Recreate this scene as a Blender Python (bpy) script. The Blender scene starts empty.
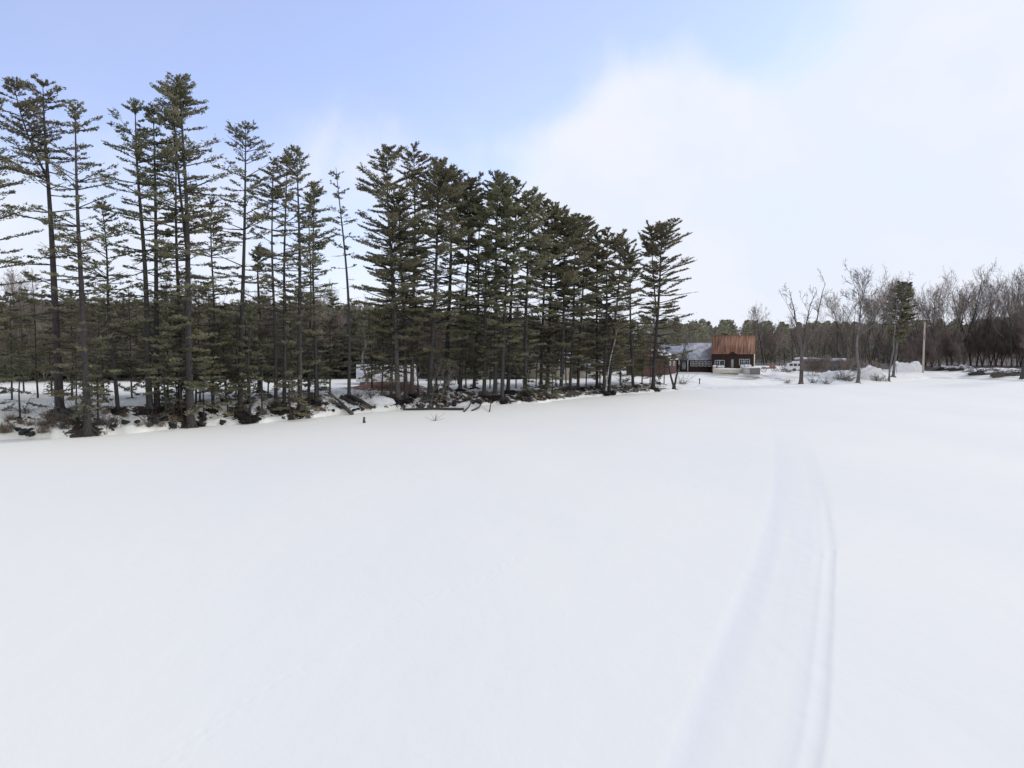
import bpy, math
import numpy as np
from mathutils import Vector
R = math.radians
S = bpy.context.scene
C = S.collection
# ------------------------------------------------------------------ camera model
F, PITCH, CAMH = 700.0, math.atan(39 / 700.0), 8.0
cp, sp = math.cos(PITCH), math.sin(PITCH)

def ray(px, py):
    cx, cy = (px - 512) / F, (384 - py) / F
    d = np.array([cx, cp + cy * sp, cy * cp - sp])
    return d

# ------------------------------------------------------------------ value noise
_rs = np.random.RandomState(5)
_lat = _rs.rand(256, 256)
def vnoise(x, y):
    x = np.asarray(x, float); y = np.asarray(y, float)
    xi = np.floor(x).astype(int); yi = np.floor(y).astype(int)
    fx = x - xi; fy = y - yi
    fx = fx * fx * (3 - 2 * fx); fy = fy * fy * (3 - 2 * fy)
    g = lambda a, b: _lat[a & 255, b & 255]
    return ((g(xi, yi) * (1 - fx) + g(xi + 1, yi) * fx) * (1 - fy) +
            (g(xi, yi + 1) * (1 - fx) + g(xi + 1, yi + 1) * fx) * fy) * 2 - 1
def fbm(x, y, o=4):
    s = 0; a = 1; t = 0
    for i in range(o):
        s = s + a * vnoise(x * 2 ** i + 17 * i, y * 2 ** i + 31 * i); t += a; a *= .5
    return s / t
def sstep(a, b, x):
    t = np.clip((np.asarray(x, float) - a) / (b - a), 0, 1); return t * t * (3 - 2 * t)

# ------------------------------------------------------------------ shoreline and terrain
SHX = np.array([-1600, -300, -120, -60, -43, -38.7, -34.4, -31, -25.6, -20.5, -13.8, -5.5, 3.8, 13.8, 25, 34.9, 44, 56, 71.6, 84, 101, 107, 114, 140, 180, 260, 1600.])
SHY = np.array([40, 30, 44, 54, 59, 60, 63, 67.5, 71, 79, 86, 92, 96, 109, 119, 128, 131, 137, 144, 153, 168, 165, 152, 132, 110, 90, 60.])
def ys(x):
    x = np.asarray(x, float)
    return np.interp(x, SHX, SHY) + .55 * vnoise(x * .45, 3.3) + .25 * vnoise(x * 1.7, 9.1)
def shore_d(x, y):
    sl = (np.interp(np.asarray(x) + 4, SHX, SHY) - np.interp(np.asarray(x) - 4, SHX, SHY)) / 8
    return (y - ys(x)) / np.sqrt(1 + sl * sl)
MOUNDS = [(-17.0, 96.5, 4.5, 1.1)]   # (x, y, r, h)
def height(x, y):
    x = np.asarray(x, float); y = np.asarray(y, float)
    d = shore_d(x, y)
    bh = np.interp(x, [-60, -25, -10, 20, 34, 60, 110], [2.2, 1.95, 1.5, .95, .25, .35, .9])
    bw = np.interp(x, [-60, 20, 35], [5.0, 4.0, 6.0])
    h = bh * sstep(-.3, 1, d / bw)
    env = sstep(-.2, 1.0, d) * (1 - .75 * sstep(6, 14, d))
    lam = np.interp(x, [-60, 20, 40], [1, 1, .35])
    h = h + env * lam * (.42 * fbm(x * .55, y * .55, 4) + .12 * vnoise(x * 2.3, y * 2.3) + .1)
    h = h + sstep(2, 34, d) * np.interp(x, [-60, 10, 30, 60, 85, 110, 150], [.0, .5, 1.4, 1.5, 1.3, .9, .8])
    h = h + sstep(5, 40, d) * .25 * fbm(x * .06, y * .06, 3)
    h = h + sstep(95, 330, d) * np.interp(x, [-100, 20, 60, 200], [4, 6, 9, 9]) + sstep(330, 900, d) * 8
    for (mx, my, mr, mh) in MOUNDS:
        h = h + mh * np.exp(-((x - mx) ** 2 + (y - my) ** 2) / (mr * mr)) * sstep(-.2, .6, d)
    return np.where(d < 0, -.35, np.where(d < .35, -.35 + (h + .35) * d / .35, h))

def hit(px, py):
    d = ray(px, py)
    t = np.arange(20, 420, .1)
    P = d[None, :] * t[:, None]
    z = CAMH + P[:, 2]
    g = np.maximum(height(P[:, 0], P[:, 1]), 0)
    k = np.argmax(z < g) if (z < g).any() else len(t) - 1
    return P[k, 0], P[k, 1], float(g[k])
def onray(px, Y, py=360):
    """point on the terrain at depth Y seen in column px"""
    d = ray(px, py); t = Y / d[1]
    x = d[0] * t
    return x, Y, float(max(height(x, Y), 0))
def z_at(px, py, Y):
    d = ray(px, py); return CAMH + d[2] * Y / d[1]
def x_at(px, py, Y):
    d = ray(px, py); return d[0] * Y / d[1]

# ------------------------------------------------------------------ mesh helpers
class MB:
    def __init__(s): s.V = []; s.F = []; s.n = 0
    def add(s, V, faces, m=0):
        V = np.asarray(V, float).reshape(-1, 3); faces = np.asarray(faces, np.int64)
        s.V.append(V); s.F.append((faces + s.n, m)); s.n += len(V)
    def tube(s, P, rad, k=6, m=0, cap=True):
        P = np.asarray(P, float); n = len(P); rad = np.asarray(rad, float) * np.ones(n)
        T = np.gradient(P, axis=0); T /= np.linalg.norm(T, axis=1)[:, None] + 1e-9
        up = np.array([0, 0, 1.]) if abs(T[0, 2]) < .8 else np.array([1., 0, 0])
        A = np.cross(T, up); A /= np.linalg.norm(A, axis=1)[:, None] + 1e-9
        B = np.cross(T, A)
        a = np.arange(k) * 2 * np.pi / k
        V = P[:, None, :] + rad[:, None, None] * (np.cos(a)[None, :, None] * A[:, None, :] + np.sin(a)[None, :, None] * B[:, None, :])
        i = np.arange(n - 1)[:, None] * k; j = np.arange(k)[None, :]; j2 = (j + 1) % k
        f = np.stack([i + j, i + j2, i + k + j2, i + k + j], -1).reshape(-1, 4)
        s.add(V.reshape(-1, 3), f, m)
        if cap and k > 3:
            b = s.n - n * k
            for o in (0, (n - 1) * k):
                c = P[0] if o == 0 else P[-1]
                ring = V.reshape(-1, 3)[o:o + k]
                fs = [[q, (q + 1) % k, k] for q in range(k)]
                s.add(np.vstack([ring, c]), fs, m)
    def box(s, c, d, rz=0, m=0, taper=1.0):
        x, y, z = d[0] / 2, d[1] / 2, d[2] / 2
        V = np.array([[-x, -y, -z], [x, -y, -z], [x, y, -z], [-x, y, -z], [-x * taper, -y * taper, z], [x * taper, -y * taper, z], [x * taper, y * taper, z], [-x * taper, y * taper, z]])
        ca, sa = math.cos(rz), math.sin(rz)
        V = np.stack([V[:, 0] * ca - V[:, 1] * sa, V[:, 0] * sa + V[:, 1] * ca, V[:, 2]], 1) + np.array(c)
        s.add(V, [[0, 3, 2, 1], [4, 5, 6, 7], [0, 1, 5, 4], [1, 2, 6, 5], [2, 3, 7, 6], [3, 0, 4, 7]], m)
    def blob(s, c, r, seed=0, m=0, amp=.3, nu=12, nv=8, flat=False):
        u = np.arange(nu) * 2 * np.pi / nu; v = np.linspace(0, np.pi, nv)
        U, Vv = np.meshgrid(u, v)
        D = np.stack([np.sin(Vv) * np.cos(U), np.sin(Vv) * np.sin(U), np.cos(Vv)], -1).reshape(-1, 3)
        k = 1 + amp * (vnoise(D[:, 0] * 1.9 + seed * 7.7, D[:, 1] * 1.9 + D[:, 2] * 2.3 + seed * 3.1) + .5 * vnoise(D[:, 0] * 4.9 + seed * 1.7, D[:, 1] * 4.9 + D[:, 2] * 5.3))
        P = D * k[:, None] * np.array(r)[None, :] + np.array(c)
        P[:nu] = P[0]; P[-nu:] = P[-nu]
        i = np.arange(nv - 1)[:, None] * nu; j = np.arange(nu)[None, :]; j2 = (j + 1) % nu
        s.add(P, np.stack([i + j, i + nu + j, i + nu + j2, i + j2], -1).reshape(-1, 4), m)
    def blades(s, c, d, w, m=0):
        """narrow triangles: centre c, direction*length d, width vectors w"""
        n = len(c)
        V = np.empty((n, 3, 3)); V[:, 0] = c + w; V[:, 1] = c - w; V[:, 2] = c + d
        s.add(V.reshape(-1, 3), np.arange(3 * n).reshape(n, 3), m)
    def mesh(s, name, mats, smooth=False):
        V = np.vstack(s.V); me = bpy.data.meshes.new(name)
        nl = sum(f.size for f, _ in s.F); npol = sum(len(f) for f, _ in s.F)
        me.vertices.add(len(V)); me.vertices.foreach_set('co', V.astype(np.float32).ravel())
        me.loops.add(nl); me.polygons.add(npol)
        me.loops.foreach_set('vertex_index', np.concatenate([f.ravel() for f, _ in s.F]).astype(np.int32))
        tot = np.concatenate([np.full(len(f), f.shape[1]) for f, _ in s.F])
        st = np.concatenate([[0], np.cumsum(tot)[:-1]])
        me.polygons.foreach_set('loop_start', st.astype(np.int32))
        me.polygons.foreach_set('material_index', np.concatenate([np.full(len(f), m) for f, m in s.F]).astype(np.int32))
        if smooth: me.polygons.foreach_set('use_smooth', np.ones(npol, bool))
        for m in (mats if isinstance(mats, (list, tuple)) else [mats]): me.materials.append(m)
        me.update(calc_edges=True); me.validate()
        return me

def obj(name, mb, mats, parent=None, loc=None, smooth=False):
    me = mb.mesh(name, mats, smooth) if isinstance(mb, MB) else mb
    o = bpy.data.objects.new(name, me); C.objects.link(o)
    if parent is not None: o.parent = parent
    if loc is not None: o.location = loc
    return o
def tag(o, label=None, cat=None, group=None, kind=None):
    if label: o['label'] = label
    if cat: o['category'] = cat
    if group: o['group'] = group
    if kind: o['kind'] = kind
    return o
def thing(name, label, cat, loc, rz=0, group=None):
    o = bpy.data.objects.new(name, None); C.objects.link(o)
    o.location = loc; o.rotation_euler.z = rz; o.empty_display_size = .3
    return tag(o, label, cat, group)

# ------------------------------------------------------------------ materials
def mat(name, c1, c2=None, scale=4, rough=.85, bump=0, bscale=20, stretch=(1, 1, 1), detail=5, trans=0, rnd=0, spec=.3, ramp=(.35, .65)):
    m = bpy.data.materials.new(name); m.use_nodes = True
    nt = m.node_tree; N = nt.nodes; L = nt.links
    b = N['Principled BSDF']; b.inputs['Roughness'].default_value = rough
    b.inputs['Specular IOR Level'].default_value = spec
    tc = N.new('ShaderNodeTexCoord'); mp = N.new('ShaderNodeMapping'); mp.inputs['Scale'].default_value = stretch
    L.new(tc.outputs['Object'], mp.inputs[0])
    n = N.new('ShaderNodeTexNoise'); n.inputs['Scale'].default_value = scale; n.inputs['Detail'].default_value = detail
    L.new(mp.outputs[0], n.inputs['Vector'])
    r = N.new('ShaderNodeValToRGB'); r.color_ramp.elements[0].position = ramp[0]; r.color_ramp.elements[1].position = ramp[1]
    c2 = c2 or c1
    r.color_ramp.elements[0].color = (*c1, 1); r.color_ramp.elements[1].color = (*c2, 1)
    L.new(n.outputs[0], r.inputs[0]); out = r.outputs[0]
    if rnd:
        oi = N.new('ShaderNodeObjectInfo'); mr = N.new('ShaderNodeMapRange')
        mr.inputs[3].default_value = 1 - rnd; mr.inputs[4].default_value = 1 + rnd
        L.new(oi.outputs['Random'], mr.inputs[0])
        hs = N.new('ShaderNodeHueSaturation'); L.new(mr.outputs[0], hs.inputs['Value']); L.new(out, hs.inputs['Color'])
        mr2 = N.new('ShaderNodeMapRange'); mr2.inputs[3].default_value = .47; mr2.inputs[4].default_value = .53
        w = N.new('ShaderNodeMath'); w.operation = 'FRACT'; w2 = N.new('ShaderNodeMath'); w2.operation = 'MULTIPLY'; w2.inputs[1].default_value = 7.31
        L.new(oi.outputs['Random'], w2.inputs[0]); L.new(w2.outputs[0], w.inputs[0]); L.new(w.outputs[0], mr2.inputs[0]); L.new(mr2.outputs[0], hs.inputs['Hue'])
        out = hs.outputs[0]
    L.new(out, b.inputs['Base Color'])
    if bump:
        n2 = N.new('ShaderNodeTexNoise'); n2.inputs['Scale'].default_value = bscale; n2.inputs['Detail'].default_value = 6
        L.new(mp.outputs[0], n2.inputs['Vector'])
        bp = N.new('ShaderNodeBump'); bp.inputs['Strength'].default_value = bump; bp.inputs['Distance'].default_value = .1
        L.new(n2.outputs[0], bp.inputs['Height']); L.new(bp.outputs[0], b.inputs['Normal'])
    if trans:
        t = N.new('ShaderNodeBsdfTranslucent'); L.new(out, t.inputs[0])
        mx = N.new('ShaderNodeMixShader'); mx.inputs[0].default_value = trans
        o = N['Material Output']; L.new(b.outputs[0], mx.inputs[1]); L.new(t.outputs[0], mx.inputs[2]); L.new(mx.outputs[0], o.inputs[0])
    return m

def plain(name, c, rough=.6): return mat(name, tuple(v * .88 for v in c), tuple(min(1, v * 1.08) for v in c), scale=3, rough=rough)
M = dict(
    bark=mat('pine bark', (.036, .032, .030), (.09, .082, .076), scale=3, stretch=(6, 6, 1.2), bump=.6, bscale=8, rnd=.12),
    barklit=mat('pale sunlit pine bark', (.075, .068, .062), (.17, .155, .145), scale=3, stretch=(6, 6, 1.2), bump=.6, bscale=8, rnd=.2),  # lit copy of pine bark, sunlight put into the colour; also pale logs
    needle=mat('pine needles', (.14, .142, .088), (.32, .30, .19), scale=.7, trans=.35, rnd=.10, rough=.9, ramp=(.3, .7), spec=.1),
    needle2=mat('understory needles', (.125, .13, .082), (.29, .27, .175), scale=.6, trans=.2, rnd=.35, rough=.9, spec=.1),
    farneedle=mat('haze paled far needles', (.20, .195, .14), (.34, .32, .235), scale=.35, trans=.2, rnd=.3, rough=.9, spec=.05),  # lightened grey green puts distance haze into the foliage colour
    twig=mat('bare twigs', (.11, .095, .086), (.20, .178, .162), scale=.6, rnd=.3, rough=.9, spec=.1),
    twiggrey=mat('grey bare branches', (.12, .108, .10), (.21, .195, .185), scale=1.2, rnd=.2, rough=.9),
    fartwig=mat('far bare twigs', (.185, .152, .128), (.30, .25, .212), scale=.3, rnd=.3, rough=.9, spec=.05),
    birch=mat('birch bark', (.20, .185, .17), (.50, .48, .45), scale=2.2, stretch=(1, 1, 3), ramp=(.38, .52)),
    wood=mat('weathered wood', (.06, .05, .043), (.15, .13, .115), scale=6, stretch=(1, 1, 1), bump=.4),
    rock=mat('dark wet rock', (.012, .012, .014), (.06, .057, .055), scale=3, bump=.6, bscale=6),
    soil=mat('dark soil and roots', (.008, .007, .006), (.035, .028, .022), scale=5, bump=.8, bscale=9),
    litter=mat('orange leaf litter', (.10, .05, .025), (.26, .13, .065), scale=3, bump=.6),
    straw=mat('dry straw twigs', (.16, .12, .085), (.3, .24, .18), scale=2),
    snowobj=mat('settled snow', (.76, .75, .735), (.83, .81, .77), scale=2, bump=.3, bscale=3),
    redwall=mat('maroon boards', (.026, .014, .012), (.052, .029, .024), scale=2, stretch=(9, 9, .5)),
    redwall2=mat('faded maroon boards', (.09, .045, .04), (.15, .085, .072), scale=2, stretch=(9, 9, .5)),
    rust=mat('rusted metal roof', (.12, .05, .028), (.40, .23, .15), scale=.9, stretch=(2.6, .3, .3), ramp=(.3, .72), bump=.2),
    ashroof=mat('grey shingle roof', (.25, .26, .285), (.46, .47, .5), scale=1.2, stretch=(1, 1, 1), bump=.2),
    white=plain('white paint', (.72, .72, .70)),
    glass=mat('dark window glass', (.015, .017, .02), (.04, .043, .05), scale=1.5, rough=.12, spec=.6),
    cream=plain('cream boards', (.55, .49, .37)), beige=plain('beige boards', (.62, .56, .44)),
    greydoor=plain('grey green door', (.30, .34, .32)),
    darkgrey=plain('dark grey boards', (.13, .125, .12)),
    concrete=plain('pale concrete', (.42, .41, .39)), shedgrey=plain('weathered grey boards', (.19, .18, .17)),
    pole=mat('weathered pole wood', (.36, .30, .24), (.56, .48, .40), scale=3, stretch=(4, 4, .5)),
    metal=plain('dull metal', (.2, .2, .21), .4), black=plain('black cloth', (.02, .02, .022)),
    bluegrey=plain('blue grey siding', (.2, .22, .26)),
)

# ------------------------------------------------------------------ snow materials
def snow_mat(name, land):
    m = bpy.data.materials.new(name); m.use_nodes = True
    nt = m.node_tree; N = nt.nodes; L = nt.links
    b = N['Principled BSDF']; b.inputs['Roughness'].default_value = .75; b.inputs['Specular IOR Level'].default_value = .15
    geo = N.new('ShaderNodeNewGeometry'); pos = geo.outputs['Position']
    def noise(sc, det=4, stretch=None):
        n = N.new('ShaderNodeTexNoise'); n.inputs['Scale'].default_value = sc; n.inputs['Detail'].default_value = det
        if stretch:
            mp = N.new('ShaderNodeMapping'); mp.inputs['Scale'].default_value = stretch; L.new(pos, mp.inputs[0]); L.new(mp.outputs[0], n.inputs['Vector'])
        else: L.new(pos, n.inputs['Vector'])
        return n.outputs[0]
    def math_(op, a, bb, c=None):
        n = N.new('ShaderNodeMath'); n.operation = op
        for i, v in enumerate((a, bb, c)):
            if v is None: continue
            if isinstance(v, (int, float)): n.inputs[i].default_value = v
            else: L.new(v, n.inputs[i])
        return n.outputs[0]
    def mix(f, a, bb):
        n = N.new('ShaderNodeMix'); n.data_type = 'RGBA'
        for k, v in ((0, f), (6, a), (7, bb)):
            if isinstance(v, tuple): n.inputs[k].default_value = (*v, 1)
            else: L.new(v, n.inputs[k])
        return n.outputs[2]
    r = N.new('ShaderNodeMapRange'); r.inputs[1].default_value = .35; r.inputs[2].default_value = .65; L.new(noise(.07, 3, (1, .45, 1)), r.inputs[0])
    col = mix(r.outputs[0], (.828, .826, .745), (.866, .858, .757))
    at = N.new('ShaderNodeAttribute'); at.attribute_name = 'mask'
    if not land:
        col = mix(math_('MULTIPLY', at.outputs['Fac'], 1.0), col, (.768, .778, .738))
        h = math_('ADD', math_('MULTIPLY', noise(.9, 5, (1, .55, 1)), .5), math_('MULTIPLY', noise(7, 5, (1, .6, 1)), .07))
    else:
        nz = math_('ADD', math_('MULTIPLY', noise(1.4, 6), .68), math_('MULTIPLY', noise(4.5, 5, (1, 1, 2.5)), .42))
        v = math_('ADD', nz, math_('MULTIPLY', at.outputs['Fac'], .58))
        rr = N.new('ShaderNodeMapRange'); rr.inputs[1].default_value = .86; rr.inputs[2].default_value = .93; L.new(v, rr.inputs[0])
        soil = mix(noise(4, 5), (.014, .012, .011), (.085, .064, .048))
        at2 = N.new('ShaderNodeAttribute'); at2.attribute_name = 'orange'
        soil = mix(at2.outputs['Fac'], soil, (.30, .15, .085))
        at3 = N.new('ShaderNodeAttribute'); at3.attribute_name = 'floor'
        soil = mix(at3.outputs['Fac'], soil, (.15, .13, .11))
        col = mix(rr.outputs[0], col, soil)
        h = math_('MULTIPLY', noise(2.2, 5), .9)
    L.new(col, b.inputs['Base Color'])
    bp = N.new('ShaderNodeBump'); bp.inputs['Strength'].default_value = .55 if land else .22; bp.inputs['Distance'].default_value = .25
    L.new(h, bp.inputs['Height']); L.new(bp.outputs[0], b.inputs['Normal'])
    return m
ICE = snow_mat('snow on frozen lake', False); LAND = snow_mat('snow on the land', True)

# ------------------------------------------------------------------ frozen lake with the track and the footprints
def icept(px, py):
    d = ray(px, py); t = -CAMH / d[2]; return d[0] * t, d[1] * t
le = [(768, 665), (735, 680), (700, 695), (650, 715), (600, 736), (550, 756), (500, 770), (460, 775), (435, 773), (415, 768), (402, 765)]
re = [(768, 820), (735, 826), (700, 829), (650, 832), (600, 834), (550, 836), (500, 828), (460, 816), (435, 803), (415, 792), (402, 784)]
lp = np.array([icept(a, b) for b, a in le]); rp = np.array([icept(a, b) for b, a in re])
lp = np.vstack([[lp[0, 0] - 3.2, 4], lp]); rp = np.vstack([[rp[0, 0] - .6, 4], rp])
def icez(x, y):
    z = .05 * fbm(x * .05, y * .05, 3) + .012 * fbm(x * .4, y * .25, 3)
    xl = np.interp(y, lp[:, 1], lp[:, 0]); xr = np.interp(y, rp[:, 1], rp[:, 0])
    fade = 1 - sstep(28, 78, y)
    u = (x - xl) / np.maximum(xr - xl, .5)
    ins = sstep(-.08, .10, u) * (1 - sstep(.97, 1.03, u))
    z = z - .035 * ins * fade
    z = z + fade * (.015 + .009 * vnoise(y * .9, 2.5)) * np.exp(-((x - xr + .02) / .09) ** 2) + fade * .014 * np.exp(-((x - xr + .45) / .12) ** 2)
    rut = .004 * vnoise(u * 6, y * .1) + .0016 * vnoise(u * 20 + 5, y * .16) + .004 * vnoise(x * 3, y * 2)
    z = z + rut * ins * fade
    msk = ins * fade * (.3 + .7 * (1 - sstep(.0, .5, u)) + .25 * vnoise(u * 9, y * .07))  # packed snow tone, plus bluish shade painted in along the left side
    # a single line of footprints
    A = np.array(icept(150, 768)); B = np.array(icept(425, 598)); Cc = np.array(icept(520, 560))
    for (P, Q) in ((A - (B - A) * .3, B), (B, Cc)):
        dv = Q - P; Ln = np.hypot(*dv); dv = dv / Ln
        s = (x - P[0]) * dv[0] + (y - P[1]) * dv[1]; w = -(x - P[0]) * dv[1] + (y - P[1]) * dv[0]
        w = w + .12 * np.sin(s * .7)
        for o, sd in ((0, .13), (.31, -.13)):
            k = np.round((s - o) / .62); ds = s - o - k * .62 + .08 * np.sin(k * 7.7 + sd * 30)
            ok = (s > 0) & (s < Ln)
            dep = .5 + .5 * np.sin(k * 12.9 + sd * 40)
            g = np.exp(-(ds / .12) ** 2 - ((w - sd) / .08) ** 2) * ok
            rim = np.exp(-(ds / .2) ** 2 - ((w - sd) / .15) ** 2) * ok
            z = z - .024 * (.2 + .8 * dep) * g + .010 * rim * dep; 
    return z, np.clip(msk, 0, 1)
def axis(parts):
    out = []
    for a, b, st in parts: out.append(np.arange(a, b, st))
    return np.concatenate(out + [[parts[-1][1]]])
X = np.concatenate([-np.geomspace(1600, 20, 36)[:-1], axis([(-20, -12, .5), (-12, 1, .07), (1, 2.6, .3), (2.6, 16, .07), (16, 26, .25), (26, 130, 4)]), np.geomspace(131, 1600, 18)])
Y = np.concatenate([-np.geomspace(800, 3, 20), axis([(4, 12, .5), (12, 27, .075), (27, 60, .3), (60, 100, 1), (100, 260, 6)])])
GX, GY = np.meshgrid(X, Y); Z, MK = icez(GX, GY)
mb = MB(); ny, nx = GX.shape
ii = (np.arange(ny - 1)[:, None] * nx + np.arange(nx - 1)[None, :]).ravel()
mb.add(np.stack([GX, GY, Z], -1).reshape(-1, 3), np.stack([ii, ii + 1, ii + nx + 1, ii + nx], -1))
ice = obj('frozen_lake', mb, ICE, smooth=True)
a = ice.data.attributes.new('mask', 'FLOAT', 'POINT'); a.data.foreach_set('value', MK.ravel().astype(np.float32))
tag(ice, 'flat snow covered frozen lake with a curving groomed track', 'lake', kind='structure')

# ------------------------------------------------------------------ tree generators
def trunk_path(H, lx, ly, rng, wob=.25, n=16, curve=0):
    t = np.linspace(0, 1, n)
    ph = rng.uniform(0, 6, 4)
    x = lx * t + curve * np.sin(np.pi * t) + wob * .5 * (np.sin(2.3 * t * 3 + ph[0]) - np.sin(ph[0])) * t ** .5
    y = ly * t + wob * .5 * (np.sin(2.9 * t * 3 + ph[1]) - np.sin(ph[1])) * t ** .5
    return np.stack([x, y, H * t], 1)

def foliate(fol, P0, P1, P2, rng, s0, dens, size, width, m=0):
    """needle tufts on a flat pad of side twigs along the quadratic curve P0 P1 P2"""
    L = np.linalg.norm(P2 - P0)
    n = max(5, int(L * (1 - s0) * 13 * dens))
    s = s0 + (1 - s0) * rng.random(n) ** .75
    base = ((1 - s) ** 2)[:, None] * P0 + (2 * s * (1 - s))[:, None] * P1 + (s ** 2)[:, None] * P2
    tg = (2 * (1 - s))[:, None] * (P1 - P0) + (2 * s)[:, None] * (P2 - P1); tg /= np.linalg.norm(tg, axis=1)[:, None] + 1e-9
    side = np.cross(tg, [0, 0, 1.]); side /= np.linalg.norm(side, axis=1)[:, None] + 1e-9
    sg = np.where(rng.random(n) < .5, -1, 1)
    tl = width * (.25 + .75 * rng.random(n)) * np.clip(1.25 - abs(s - .62) * 1.3, .25, 1)
    td = tg * rng.uniform(.5, 1, n)[:, None] + side * (sg * rng.uniform(.5, 1, n))[:, None] + np.array([0, 0, 1]) * rng.uniform(-.05, .16, n)[:, None]
    td /= np.linalg.norm(td, axis=1)[:, None]
    k = 4
    u = rng.uniform(.2, 1.05, (n, k))
    c = base[:, None, :] + td[:, None, :] * (tl[:, None] * u)[:, :, None]
    c = c + rng.normal(0, .05, c.shape) ; c = c.reshape(-1, 3)
    d0 = np.repeat(td, k, axis=0)
    nb = 2
    c = np.repeat(c, nb, axis=0); d0 = np.repeat(d0, nb, axis=0)
    d = d0 * .8 + rng.normal(0, 1, d0.shape) * np.array([.6, .6, .4]) + np.array([0, 0, .1]); d /= np.linalg.norm(d, axis=1)[:, None] + 1e-9
    ln = size * rng.uniform(.7, 1.35, len(d))
    w = np.cross(d, rng.normal(0, 1, d.shape)); w /= np.linalg.norm(w, axis=1)[:, None] + 1e-9
    fol.blades(c - d * ln[:, None] * .3, d * ln[:, None], w * (ln * .19)[:, None], m)

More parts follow.
